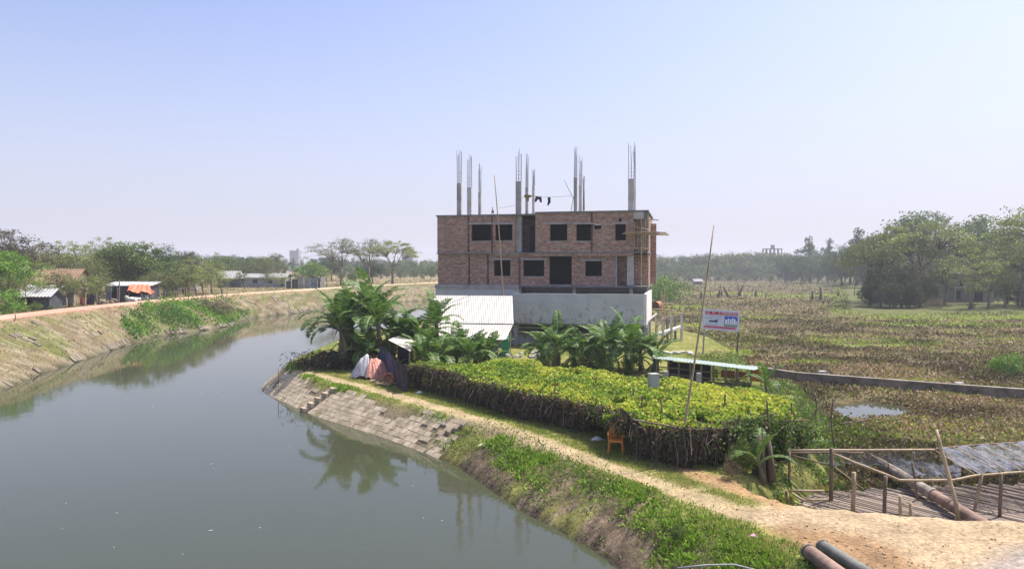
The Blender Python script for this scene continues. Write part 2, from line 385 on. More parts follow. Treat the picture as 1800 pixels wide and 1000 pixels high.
# water
def water_mat():
    m, N, Lk, B = mat('river_water')
    B.inputs['Base Color'].default_value = (.052, .058, .034, 1); B.inputs['Roughness'].default_value = .04
    B.inputs['IOR'].default_value = 1.33; B.inputs['Specular IOR Level'].default_value = .5
    tc = N.new('ShaderNodeTexCoord'); mp = N.new('ShaderNodeMapping'); Lk.new(tc.outputs['Object'], mp.inputs[0])
    mp.inputs['Scale'].default_value = (1, .7, 1)
    n = noise(N, Lk, 1.6, 5, mp.outputs[0], .55); n2 = noise(N, Lk, .12, 3, mp.outputs[0])
    r = ramp(N, Lk, n2.outputs[0], [(.35, (.25, .25, .25)), (.65, (1, 1, 1))])
    mm = N.new('ShaderNodeMath'); mm.operation = 'MULTIPLY'; Lk.new(n.outputs[0], mm.inputs[0]); Lk.new(r.outputs[0], mm.inputs[1])
    bump(N, Lk, mm.outputs[0], .045, .12, B); return m
M['water'] = water_mat()
b = MB(); xs = [-160, 160]; 
P = [(x, y, WZ) for x, y in [(-70, -80), (80, -80), (140, 330), (-70, 330)]]
# lies in the channel; the banks rise through it
b.add(P, [(0, 1, 2, 3)]); tag(b.build('river_water', M['water']), kind='structure')
b = MB(); b.add([(x, y, -1.12) for x, y in [(p[0] * 1.0, p[1]) for p in [at(1440, 750, -1.1), at(1640, 750, -1.1), at(1640, 695, -1.1), at(1440, 695, -1.1)]]], [(0, 1, 2, 3)])
tag(b.build('pond_water', M['water']), kind='structure')

# brick road on the left bank: a sheet with low edges
def ribbon(P, wd, dz, step=1.0):
    pts = []
    for (ax, ay), (bx, by) in zip(P[:-1], P[1:]):
        L = math.hypot(bx - ax, by - ay); k = max(1, int(L / step))
        for i in range(k): pts.append((ax + (bx - ax) * i / k, ay + (by - ay) * i / k))
    pts = np.array(pts)
    for _ in range(30):
        pts[1:-1] = (pts[:-2] + pts[2:] + 2 * pts[1:-1]) / 4
    d = np.gradient(pts, axis=0); d /= np.linalg.norm(d, axis=1)[:, None]; nn = np.stack([-d[:, 1], d[:, 0]], 1)
    V = []; F = []
    offs = np.linspace(-wd / 2, wd / 2, 5)
    for p, q in zip(pts, nn):
        for o in offs: V.append((p[0] + q[0] * o, p[1] + q[1] * o, dz - .02 * abs(o)))
        V.append((p[0] + q[0] * (wd / 2 + .02), p[1] + q[1] * (wd / 2 + .02), dz - .6)); V.append((p[0] - q[0] * (wd / 2 + .02), p[1] - q[1] * (wd / 2 + .02), dz - .6))
    for i in range(len(pts) - 1):
        a = i * 7; c = a + 7
        for k in range(4): F.append((a + k, c + k, c + k + 1, a + k + 1))
        F.append((a + 4, c + 4, c + 5, a + 5)); F.append((a + 6, c + 6, c, a))
    return V, F
def road_mat():
    m, N, Lk, B = mat('road'); tc = N.new('ShaderNodeTexCoord')
    n = noise(N, Lk, .25, 6, tc.outputs['Object']); n2 = noise(N, Lk, 6, 4, tc.outputs['Object'])
    sx = N.new('ShaderNodeSeparateXYZ'); Lk.new(tc.outputs['Object'], sx.inputs[0])
    mr = N.new('ShaderNodeMapRange'); mr.inputs[1].default_value = 85; mr.inputs[2].default_value = 130; Lk.new(sx.outputs[1], mr.inputs[0])
    r = ramp(N, Lk, n.outputs[0], [(.35, (.48, .24, .16)), (.65, (.56, .36, .25))])
    c = mixc(N, Lk, mr.outputs[0], r.outputs[0], (.55, .43, .27))
    r2 = ramp(N, Lk, n2.outputs[0], [(.3, (.75, .75, .75)), (.7, (1.15, 1.15, 1.15))]); c = mixc(N, Lk, 1.0, c, r2.outputs[0], 'MULTIPLY')
    Lk.new(c, B.inputs['Base Color']); B.inputs['Roughness'].default_value = .95; return m
b = MB(); b.add(*ribbon(road, 2.9, RZ + .12)); tag(b.build('road', road_mat()), kind='structure')
# ------------------------------------------------------------------ haze
def haze():
    b = MB(); b.b2(-1560, 1560, -1560, 1560, -6, 42)
    m = bpy.data.materials.new('haze'); m.use_nodes = True; N = m.node_tree.nodes; Lk = m.node_tree.links
    N.remove(N['Principled BSDF']); v = N.new('ShaderNodeVolumePrincipled')
    v.inputs['Color'].default_value = (.80, .85, .97, 1); v.inputs['Density'].default_value = HAZE_DENS; v.inputs['Anisotropy'].default_value = .25
    Lk.new(v.outputs[0], N['Material Output'].inputs['Volume'])
    o = b.build('haze', m); tag(o, kind='stuff')
haze()

# ------------------------------------------------------------------ masonry materials
def brick_mat(name, c1, c2, mort, smear, scale=1.0):
    m, N, Lk, B = mat(name); tc = N.new('ShaderNodeTexCoord'); sx = N.new('ShaderNodeSeparateXYZ'); Lk.new(tc.outputs['Object'], sx.inputs[0])
    ad = N.new('ShaderNodeMath'); Lk.new(sx.outputs[0], ad.inputs[0]); Lk.new(sx.outputs[1], ad.inputs[1])
    cb = N.new('ShaderNodeCombineXYZ'); Lk.new(ad.outputs[0], cb.inputs[0]); Lk.new(sx.outputs[2], cb.inputs[1])
    bt = N.new('ShaderNodeTexBrick'); Lk.new(cb.outputs[0], bt.inputs[0])
    bt.inputs['Color1'].default_value = (*c1, 1); bt.inputs['Color2'].default_value = (*c2, 1); bt.inputs['Mortar'].default_value = (*mort, 1)
    bt.inputs['Scale'].default_value = scale; bt.inputs['Brick Width'].default_value = .27; bt.inputs['Row Height'].default_value = .1; bt.inputs['Mortar Size'].default_value = .013
    bt.inputs['Bias'].default_value = -.1
    v = N.new('ShaderNodeTexVoronoi'); v.inputs['Scale'].default_value = 6.5; 
    mp = N.new('ShaderNodeMapping'); mp.inputs['Scale'].default_value = (.62, 1, 1.7); Lk.new(tc.outputs['Object'], mp.inputs[0]); Lk.new(mp.outputs[0], v.inputs['Vector'])
    hs = ramp(N, Lk, v.outputs['Color'], [(.1, (.7, .68, .68)), (.5, (1, 1, 1)), (.9, (1.4, 1.36, 1.32))])
    c = mixc(N, Lk, 1.0, bt.outputs[0], hs.outputs[0], 'MULTIPLY')
    n = noise(N, Lk, 1.2, 7, tc.outputs['Object'], .75); sm = ramp(N, Lk, n.outputs[0], [(.52, (0, 0, 0)), (.72, (.75, .75, .75))])
    c = mixc(N, Lk, sm.outputs[0], c, smear)
    Lk.new(c, B.inputs['Base Color']); B.inputs['Roughness'].default_value = .95; B.inputs['Specular IOR Level'].default_value = .1
    bump(N, Lk, bt.outputs['Fac'], -.6, .02, B); return m
M['brick'] = brick_mat('brick', (.38, .195, .135), (.26, .145, .11), (.42, .37, .31), (.45, .38, .32))
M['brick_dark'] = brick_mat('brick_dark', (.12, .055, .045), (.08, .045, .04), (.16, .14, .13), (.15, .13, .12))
def plaster_mat(name, a, b_, dark):
    m, N, Lk, B = mat(name); tc = N.new('ShaderNodeTexCoord')
    n = noise(N, Lk, .9, 8, tc.outputs['Object'], .7); r = ramp(N, Lk, n.outputs[0], [(.3, a), (.7, b_)])
    mp = N.new('ShaderNodeMapping'); mp.inputs['Scale'].default_value = (1, 1, .8); Lk.new(tc.outputs['Object'], mp.inputs[0])
    n2 = noise(N, Lk, 2.3, 9, mp.outputs[0], .8)
    sx = N.new('ShaderNodeSeparateXYZ'); Lk.new(tc.outputs['Object'], sx.inputs[0])
    mr = N.new('ShaderNodeMapRange'); mr.inputs[1].default_value = 4.2; mr.inputs[2].default_value = 1.6; mr.inputs[3].default_value = -.06; mr.inputs[4].default_value = .07; Lk.new(sx.outputs[2], mr.inputs[0])
    ad = N.new('ShaderNodeMath'); Lk.new(n2.outputs[0], ad.inputs[0]); Lk.new(mr.outputs[0], ad.inputs[1])
    k = ramp(N, Lk, ad.outputs[0], [(.56, (0, 0, 0)), (.60, (.85, .85, .85))])
    c = mixc(N, Lk, k.outputs[0], r.outputs[0], dark)
    Lk.new(c, B.inputs['Base Color']); B.inputs['Roughness'].default_value = .95; n3 = noise(N, Lk, 14, 4, tc.outputs['Object']); bump(N, Lk, n3.outputs[0], .3, .02, B); return m
M['plaster'] = plaster_mat('cement_plaster', (.43, .43, .44), (.56, .56, .57), (.28, .28, .3))
M['plaster_pale_and_sunlit'] = plaster_mat('pale_and_sunlit_plaster', (.62, .6, .55), (.75, .73, .68), (.5, .48, .44))

# ------------------------------------------------------------------ the unfinished brick building
TH = math.radians(-13); BL = (-6.2, 60.8)
ct, st_ = math.cos(TH), math.sin(TH)
def bl(px, py, y=0.0):
    """survey: point of the picture on the plane local y = const -> (u, z) in the building's frame"""
    x, yy, k = ray(px, py)
    # local y of t*ray : (-(X) sin + (Y) cos)
    a_ = -x * st_ + yy * ct; b_ = BL[0] * st_ - BL[1] * ct
    t = (y - b_) / a_
    return ((x * t - BL[0]) * ct + (yy * t - BL[1]) * st_, CAMZ + k * t)
def zb(zx, zy, y=0.0): return bl(740 + zx * .3, 230 + zy * .3, y)
B0 = thing('unfinished_building', 'unfinished brick building with bare concrete columns and rebar standing on its flat roof', 'building', (BL[0], BL[1], 0), TH)
def wall(mb, u0, u1, z0, z1, y0, y1, ops=()):
    us = sorted({u0, u1, *[o[0] for o in ops], *[o[1] for o in ops]}); us = [u for u in us if u0 <= u <= u1]
    for a_, b_ in zip(us[:-1], us[1:]):
        m_ = (a_ + b_) / 2; cuts = sorted([(o[2], o[3]) for o in ops if o[0] < m_ < o[1]]); z = z0
        for c, d in cuts:
            if c > z + .01: mb.b2(a_, b_, y0, y1, z, c)
            z = max(z, d)
        if z < z1 - .01: mb.b2(a_, b_, y0, y1, z, z1)
def op(x0, y0, x1, y1, y=0.0):
    (a_, b_), (c, d) = zb(x0, y1, y), zb(x1, y0, y); return (a_, c, b_, d)
W_ = 17.1; ZT = 10.15; ZM = 7.2; ZB_ = 4.6; DEP = 9.0
uA = zb(550, 600)[0]; uB = zb(670, 600)[0]; uC = zb(1245, 600)[0]; uE = zb(1330, 600)[0]
win_up_l = [op(295, 548, 413, 645, .2), op(435, 548, 535, 643, .2)]
win_up_r = [op(755, 547, 857, 645), op(910, 547, 995, 645), op(1138, 547, 1200, 643)]
hole = [op(1015, 550, 1055, 576), op(1160, 512, 1176, 530)]
b = MB(); wall(b, 0, uA, ZM - .01, ZT, .2, .45, win_up_l); b.build('brick_wall', M['brick'], B0)
b = MB(); wall(b, uB, uC, ZM, ZT + .12, 0, .25, win_up_r + hole); b.build('brick_wall', M['brick'], B0)
u575 = zb(575, 800)[0]
low_l = [op(427, 757, 523, 850, .35)]; low_r = [op(600, 757, 722, 852, .35), op(752, 735, 884, 900, .35), op(963, 762, 1060, 852, .35)]
u1143 = zb(1143, 800, .35)[0]
b = MB(); wall(b, 0, u575, ZB_, ZM - .1, .35, .6, low_l); b.build('brick_wall', M['brick'], B0)
b = MB(); wall(b, u575, u1143, ZB_ - .05, ZM - .1, .30, .55, low_r); b.build('brick_wall', M['brick'], B0)
# end walls, back wall, recess walls
b = MB(); b.b2(0.002, .25, .46, DEP, ZM - .01, ZT); b.b2(.003, .25, .61, DEP, ZB_, ZM - .05); b.build('brick_wall', M['brick'], B0)
b = MB(); b.b2(.26, uE - .3, DEP - .25, DEP, ZB_, ZT); b.build('brick_wall', M['brick'], B0)
b = MB(); b.b2(uC - .001, uE - .02, 2.1, 2.35, ZM, ZT - .03); b.b2(u1143, uE - .02, 1.85, 2.1, ZB_, ZM - .2); b.build('brick_wall', M['brick'], B0)   # recessed corner bay
b = MB(); b.b2(uE - .25, uE - .021, 2.36, DEP - .24, ZM, ZT - .03); b.b2(uE - .25, uE - .02, 2.11, DEP - .24, ZB_, ZM - .2); b.b2(uE - .02, uE + .45, 5.2, 5.45, ZB_, ZT - .5); b.build('brick_wall', M['brick'], B0)
b = MB(); b.b2(uA - .2, uB + .2, 1.5, 1.7, ZM, ZT - .15); b.build('brick_wall', M['brick_dark'], B0)  # recess shade is put into a darkened copy of the brick
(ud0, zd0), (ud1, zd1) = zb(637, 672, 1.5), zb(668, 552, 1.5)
b = MB(); b.b2(ud0, ud1, 1.44, 1.5, ZM + .02, zd1); b.build('doorway_shade', M['dark'], B0)  # dark slab on the solid wall, standing in for the unlit opening
b = MB(); b.b2(.27, uE - .3, 4, 4.2, ZB_ + .01, ZM - .17); b.b2(.27, uE - .3, 4, 4.2, ZM + .05, ZT - .02); b.build('dark_inner_wall', M['dark'], B0)  # black partitions added inside so the window openings stay dark
# slabs and beams
for nm, z0, z1, y0, u0, u1 in (('roof_slab', ZT, ZT + .13, .1, -.06, uB), ('roof_slab', ZT + .12, ZT + .25, -.12, uB + .002, uE + .05), ('floor_slab', ZM - .10, ZM - .01, .1, -.05, uB - .05),
                           ('floor_slab', ZM - .10, ZM + .01, -.06, uB - .048, uE + .04), ('floor_slab', ZB_ - .2, ZB_, .1, -.03, u575), ('floor_slab', ZB_ - .17, ZB_ - .05, -.1, u575 + .002, uE + .03)):
    b = MB(); b.b2(u0, u1, y0, DEP + .05, z0, z1); b.build(nm, M['concrete_dark'], B0)
# brick band corbel over the lower storey
b = MB(); b.b2(uB - .4, uC, -.02, .29, ZM - .30, ZM - .102); b.build('beam', M['brick'], B0)
# lintels, sills
for o_, yy in [(o, .2) for o in win_up_l] + [(o, 0) for o in win_up_r] + [(o, .35) for o in low_l] + [(o, .30) for o in low_r]:
    b = MB(); b.b2(o_[0] - .22, o_[1] + .22, yy - .1, yy + .02, o_[3] + .0, o_[3] + .13); b.build('lintel', M['concrete'], B0)
    b = MB(); b.b2(o_[0] - .03, o_[1] + .03, yy - .04, yy + .2, o_[2] - .05, o_[2] + .002); b.build('window_sill', M['concrete'], B0)
# concrete piers standing just proud in the brickwork
for zx, y, z0, z1 in ((278, .17, ZM + .03, ZT), (416, .17, ZM + .03, ZT), (282, .32, ZB_, ZM - .17), (392, .32, ZB_, ZM - .17), (1000, -.03, ZM + .05, ZT + .1), (578, .27, ZB_, ZM - .45)):
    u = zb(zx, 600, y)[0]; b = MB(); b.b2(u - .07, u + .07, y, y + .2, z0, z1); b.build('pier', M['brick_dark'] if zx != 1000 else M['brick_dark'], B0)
u = zb(572, 600, .5)[0]; b = MB(); b.b2(u - .25, u + .25, .45, .8, ZM + .02, ZT - .01); b.build('column', M['concrete'], B0)
u = zb(1227, 800, .5)[0]; b = MB(); b.b2(u - .24, u + .24, .3, .7, ZB_, ZM - .165); b.build('column', M['concrete_pale'], B0)
u = zb(1146, 800, .5)[0]; b = MB(); b.b2(u - .06, u + .06, .2, .5, ZB_ - .04, ZM - .165); b.build('column', M['concrete'], B0)
b = MB(); b.b2(uE - .32, uE + .02, 0.0, .3, ZM + .05, ZT + .11); b.build('column', M['concrete_dark'], B0)
b = MB(); b.b2(uC + .01, uE - .33, -.06, .1, ZT - .42, ZT + .115); b.build('beam', M['concrete_pale'], B0)
# broken plaster patches hanging at the lintels
for (x0, y0, x1, y1) in ((435, 708, 525, 730), (528, 712, 575, 728), (1015, 545, 1058, 556), (1030, 715, 1075, 735)):
    yy = .27 if y0 > 700 else -.04
    (a_, z1), (c, z0) = zb(x0, y0, yy), zb(x1, y1, yy)
    b = MB(); zs = [z0 + (z1 - z0) * R.uniform(0, .5) for _ in range(6)]; us = np.linspace(a_, c, 6)
    for k in range(5):
        b.add([(us[k], yy - .06, zs[k]), (us[k + 1], yy - .06, zs[k + 1]), (us[k + 1], yy - .05, z1), (us[k], yy - .05, z1), (us[k], yy + .04, zs[k]), (us[k + 1], yy + .04, zs[k + 1]), (us[k + 1], yy + .04, z1), (us[k], yy + .04, z1)],
              [(0, 1, 2, 3), (4, 7, 6, 5), (0, 4, 5, 1), (3, 2, 6, 7)])
    b.build('loose_plaster', M['concrete_pale'], B0)
# smooth grey plinth under the left half and ground storey
(up0, _), (up1, zp) = zb(86, 930, .12), zb(575, 960, .12)
b = MB(); b.b2(up0, up1, .12, .5, 0, ZB_ - .21); b.b2(up0, up0 + .3, .5, DEP, 0, ZB_ - .21); b.b2(up0 + .3, uE - .1, DEP - .3, DEP, 0, ZB_ - .23); b.build('plinth_wall', M['plaster'], B0)
b = MB(); b.b2(up0 - .05, up1 + .01, .02, .119, ZB_ - .3, ZB_ - .01); b.build('plinth_band', M['concrete'], B0)
b = MB(); b.b2(u575, uE - .5, 1.6, 1.85, 0, ZB_ - .23); b.b2(uE - .51, uE - .3, 1.86, DEP - .31, 0, ZB_ - .23); b.build('dark_inner_wall', M['concrete_dark'], B0)
for zx in (578, 897, 1232):
    u = zb(zx, 930, .2)[0]; b = MB(); b.b2(u - .13, u + .13, .2, .5, 1.7, ZB_ - .23); b.build('column', M['concrete'], B0)
b = MB(); b.b2(u575 + .2, uE - .1, .9, 1.1, ZB_ - .5, ZB_ - .18); b.build('beam', M['concrete_dark'], B0)  # darkened and set back: shade of the gap under the slab as colour
# raised forecourt wall; sunlight on its right end is put into paler plaster
YF = -3.0
def z2(zx, zy, y=YF): return bl(740 + zx / 3.6, 460 + zy / 3.6, y)
uf0 = z2(590, 300)[0]; uf1 = z2(1410, 300)[0]; zf1 = z2(1000, 203)[1]; zf0 = z2(1300, 400)[1]
b = MB(); b.b2(uf0, uf1, YF, YF + .2, zf0, zf1); b.build('forecourt_wall', M['plaster'], B0)
b = MB(); b.b2(uf1 + .001, uf1 + .2, YF + .003, YF + 9.5, zf0 - .02, zf1 + .03); b.build('forecourt_wall', M['plaster_pale_and_sunlit'], B0)
b = MB(); b.b2(uf0 - .2, uf1 - .01, YF + .21, 1.5, zf0 - .15, zf0 + .02); b.build('floor_slab', M['concrete_dark'], B0)
for zx in (600, 785, 965, 1180):
    u = z2(zx, 300)[0]; b = MB(); b.b2(u - .14, u + .14, YF - .04, YF, zf0 + .05, zf1 - .06); b.build('pilaster', M['plaster'], B0)
b = MB(); b.b2(uf0 + .3, uf1 - .05, YF - .025, YF, zf0 + 1.55, zf0 + 1.63); b.build('wall_rib', M['plaster'], B0)
for zx in (965, 1135, 1425, 600):
    u = z2(zx, 420, YF + .4)[0]; b = MB(); b.b2(u - .13, u + .13, YF + .3, YF + .56, -.3, zf0 - .15); b.build('column', M['concrete'], B0)
ua, ub = z2(575, 430, -1.2)[0], z2(1130, 430, -1.2)[0]
b = MB(); b.b2(ua, ub + 3, -1.2, -.95, -.2, .95); b.build('basement_wall', M['plaster'], B0)
b = MB(); b.b2(ua - .4, ua + 3.5, -1.6, -1.25, 1.22, 1.4); b.b2(ua - .4, ua + 3.8, -1.75, -1.25, .9, 1.05); b.build('basement_beam', M['concrete'], B0)
# roof columns with starter bars : zoom x, column top, width, bar top, depth, shade
for i, (zx, zy, wd, rb, y, pale) in enumerate([(225, 307, 26, 108, .6, 0), (285, 333, 28, 125, 3.6, 1), (345, 362, 17, 187, 7.5, 0), (573, 297, 33, 98, .6, 0), (621, 330, 17, 130, 3.8, 0), (660, 322, 16, 220, 7.6, 1),
                                   (906, 275, 19, 88, .6, 0), (935, 322, 19, 122, 3.8, 1), (954, 465, 13, 262, 7.6, 1), (1232, 282, 33, 66, .5, 1), (1252, 340, 12, 85, 3.6, 0)]):
    u, z = zb(zx, zy, y); hw = wd * .3 / 2 * (60 / 1300) ; u = u + 0
    b = MB(); b.b2(u - hw, u + hw, y - .15, y + .15, ZT + .1, z)
    if zx in (573, 225, 285): b.b2(u - hw - .015, u + hw + .015, y - .165, y + .165, (z + ZT) / 2, (z + ZT) / 2 + .04)
    c = b.build('roof_column', M['concrete_pale' if pale else 'concrete'], B0)
    zr = zb(zx, rb, y)[1]
    mb = MB()
    for (sx_, sy_) in ((-1, -1), (1, -1), (1, 1), (-1, 1), (0, -1), (0, 1)):
        t_ = zr - R.uniform(0, .3) * (zr - z); e = R.uniform(-.05, .05)
        p0 = (u + sx_ * (hw - .03), y + sy_ * .11, z - .1)
        mb.tube([p0, (p0[0] + e * .3, p0[1], z + (t_ - z) * .5), (p0[0] + e, p0[1], t_)], .018, 4)
    for q in range(int((zr - z) * .35 / .3)): mb.b2(u - hw, u + hw, y - .12, y - .1, z + .2 + q * .3, z + .215 + q * .3)
    mb.build('rebar', M['rebar'], c)
# small clutter on roof edge
u, z = zb(420, 465, .4)
b = MB(); b.tube([(u - .12, .4, ZT + .12), (u + .02, .42, z + .25)], .02, 5); b.tube([(u + .12, .4, ZT + .12), (u - .05, .42, z + .2)], .02, 5); b.box((u, .4, ZT + .35), (.18, .14, .2), .4); b.build('water_tap_stand', M['rebar'], B0)

def bw(u, y, z): return (BL[0] + u * ct - y * st_, BL[1] + u * st_ + y * ct, z)
# bamboo scaffold on the right corner
(us0, zs0) = zb(1180, 603, -.6)
S0 = bw(uE - .2, -.5, 4.4)
T = thing('bamboo_scaffold', 'rickety bamboo scaffold with a long plank platform at the right corner of the brick building', 'scaffold', S0)
def wl(mb, a_, c, r, n=6): mb.tube([a_, tuple((Vector(a_) + Vector(c)) / 2 + Vector((R.uniform(-.03, .03),) * 3)), c], [r, r * .9, r * .8], n)
for zx, y, zt, zb_ in ((1252, -.3, 530, 690), (1290, -.55, 520, 915), (1313, -.5, 525, 700), (1332, -.3, 490, 930), (1300, 1.5, 540, 700), (1268, 1.2, 540, 690)):
    u, z1_ = zb(zx, zt, y); z0_ = zb(zx, zb_, y)[1]; mb = MB(); wl(mb, bw(u, y, z0_), bw(u + R.uniform(-.06, .06), y, z1_), .05); mb.build('pole', M['bamboo'], T, S0)
for (xa, ya, xc, yc, y) in ((1180, 603, 1455, 611, -.6), (1200, 600, 1450, 605, -.35), (1330, 522, 1395, 523, .8), (1240, 690, 1340, 692, -.6), (1245, 560, 1345, 585, -.5)):
    (ua_, za_), (uc_, zc_) = zb(xa, ya, y), zb(xc, yc, y); mb = MB(); wl(mb, bw(ua_, y, za_), bw(uc_, y, zc_), .045); mb.build('cross_pole', M['bamboo'], T, S0)
(ua_, za_), (uc_, _) = zb(1190, 597, -.5), zb(1440, 597, -.5)
mb = MB()
for k in range(5):
    y = -.75 + k * .14; p0 = Vector(bw(ua_ + R.uniform(0, .4), y, za_)); p1 = Vector(bw(uc_ - R.uniform(0, .8), y, za_ + R.uniform(-.05, .02))); mb.tube([p0, p1], .05, 5)
mb.build('platform', M['bamboo'], T, S0)
# pole leaning on the façade above the white roof
def pole(name, label, cat, p0, p1, r0, r1, m, group=None, bend=.1, leaves=0):
    p0 = Vector(p0); p1 = Vector(p1); mb = MB(); pts = []; rr = []
    side = Vector((R.uniform(-1, 1), R.uniform(-1, 1), 0)) * bend
    for k in range(9):
        t = k / 8; pts.append(p0.lerp(p1, t) + side * math.sin(math.pi * t)); rr.append(r0 + (r1 - r0) * t)
    mb.tube(pts, rr, 6); o = mb.build(name, m, None, p0, smooth=True); o.location = p0; return tag(o, label, cat, group)
pt = atd(869, 308, 56.2); pb = atd(888, 560, 56.6); pb.z = 0
pole('bamboo_pole', 'tall thin bare bamboo pole leaning up across the left part of the brick facade', 'pole', pb, pt, .07, .03, M['bamboo'])
# washing on the roof
def cloth(name, label, pts, m, top):
    """pts outline in zoom coordinates on local plane y=2; folded sheet of cloth with thickness"""
    y = 2.0; V_ = []; n_ = len(pts)
    for s_ in (-.02, .05):
        for i, (a_, c) in enumerate(pts): u, z = zb(a_, c, y); V_.append(bw(u, y + s_ + .05 * math.sin(i * 2.1), z))
    F = [tuple(range(n_)), tuple(range(2 * n_ - 1, n_ - 1, -1))] + [(i, (i + 1) % n_, n_ + (i + 1) % n_, n_ + i) for i in range(n_)]
    mb = MB(); mb.add(V_, F); o0 = V_[0]; o = mb.build(name, m, None, o0); o.location = o0; tag(o, label, 'clothing', 'washing on the roof line')
Mc = plain('yellow_cloth', (.25, .17, .04), .9, .3, 8)
cloth('hanging_shirt', 'mustard yellow shirt drying on the line above the flat roof', [(603, 378), (618, 372), (632, 376), (650, 378), (646, 388), (634, 392), (632, 412), (622, 416), (618, 396), (608, 392)], Mc, 0)
cloth('hanging_trousers', 'black shorts with two legs drying on the roof line right of the yellow shirt', [(672, 384), (690, 386), (707, 388), (708, 420), (698, 420), (692, 402), (682, 404), (672, 420), (666, 412)], M['dark'], 0)
cloth('hanging_trousers', 'narrow dark cloth hanging alone at the right end of the washing on the roof line', [(742, 390), (758, 390), (760, 420), (752, 428), (746, 440), (740, 436), (744, 412)], M['dark'], 0)
mb = MB(); pts = [bw(*[zb(a_, c, 2)[0], 2, zb(a_, c, 2)[1]]) for a_, c in ((455, 452), (500, 447), (550, 436), (573, 420), (610, 378), (680, 383), (750, 389), (820, 386), (885, 380))]
mb.tube(pts, .012, 4); o = mb.build('washing_line', M['rebar'], None, pts[0]); o.location = pts[0]; tag(o, 'thin washing line strung between the roof columns and hung with a few clothes', 'washing line')
for (a_, c, d_, e_, lb) in ((840, 290, 895, 400, 'thin slanting stick on the roof, left of the middle right columns'), (895, 385, 878, 478, 'short prop leaning at the foot of the middle right roof columns')):
    u0_, z0_ = zb(d_, e_, 1.5); u1_, z1_ = zb(a_, c, 1.5)
    pole('leaning_stick', lb, 'stick', bw(u0_, 1.5, z0_), bw(u1_, 1.5, z1_), .025, .015, M['bamboo_dark'], bend=0.02)

# concrete stair frame at the right of the forecourt wall
def e6(zx, zy, d): return atd(740 + zx / 3.6, 460 + zy / 3.6, d)
S0 = e6(1490, 480, 58); S0.z = h1(S0.x, 58)
T = thing('stair_frame', 'raw concrete stair landing on thin posts beside the sunlit end of the forecourt wall', 'stair', tuple(S0))
mb = MB(); pa, pb_ = e6(1500, 460, 57.5), e6(1655, 408, 60.5)
pa2, pb2 = pa + Vector((.5, 2.2, 0)), pb_ + Vector((.5, 2.2, 0))
dn = Vector((0, 0, -.16))
mb.add([tuple(p) for p in (pa, pb_, pb2, pa2, pa + dn, pb_ + dn, pb2 + dn, pa2 + dn)], [(0, 1, 2, 3), (7, 6, 5, 4), (0, 4, 5, 1), (1, 5, 6, 2), (2, 6, 7, 3), (3, 7, 4, 0)]); mb.build('landing', M['concrete_pale'], T, S0)
for zx, zt, d in ((1490, 365, 57.5), (1532, 350, 58), (1585, 340, 59), (1650, 322, 60.5), (1610, 345, 62), (1560, 350, 61.5)):
    p1 = e6(zx, zt, d); z0_ = h1(p1.x, p1.y); mb = MB(); mb.box((p1.x, p1.y, (p1.z + z0_) / 2), (.15, .15, p1.z - z0_), .2); mb.build('post', M['concrete_pale'] if d < 61 else M['concrete_dark'], T, S0)
mb = MB(); wl(mb, tuple(e6(1490, 412, 57.4)), tuple(e6(1578, 330, 57.6)), .07); mb.build('handrail', M['bamboo'], T, S0)
mb = MB(); wl(mb, tuple(e6(1430, 380, 56)), tuple(e6(1490, 330, 57)), .1); mb.build('handrail', M['concrete_pale'], T, S0)
for k, (zx, zt, zb_, d) in enumerate(((1522, 180, 330, 63), (1540, 170, 350, 63.5), (1560, 150, 340, 64), (1534, 210, 470, 62))):
    p1 = e6(zx, zt, d); p0 = Vector((p1.x + R.uniform(-.1, .1), d, h1(p1.x, d)))
    mb = MB(); wl(mb, tuple(p0), tuple(p1), .05); mb.build('bamboo_upright', M['bamboo'], T, S0)
for (xa, ya, xc, yc) in ((1470, 300, 1610, 306), (1500, 262, 1600, 264), (1520, 300, 1565, 268)):
    mb = MB(); wl(mb, tuple(e6(xa, ya, 62.5)), tuple(e6(xc, yc, 62.7)), .04); mb.build('bamboo_rail', M['bamboo'], T, S0)
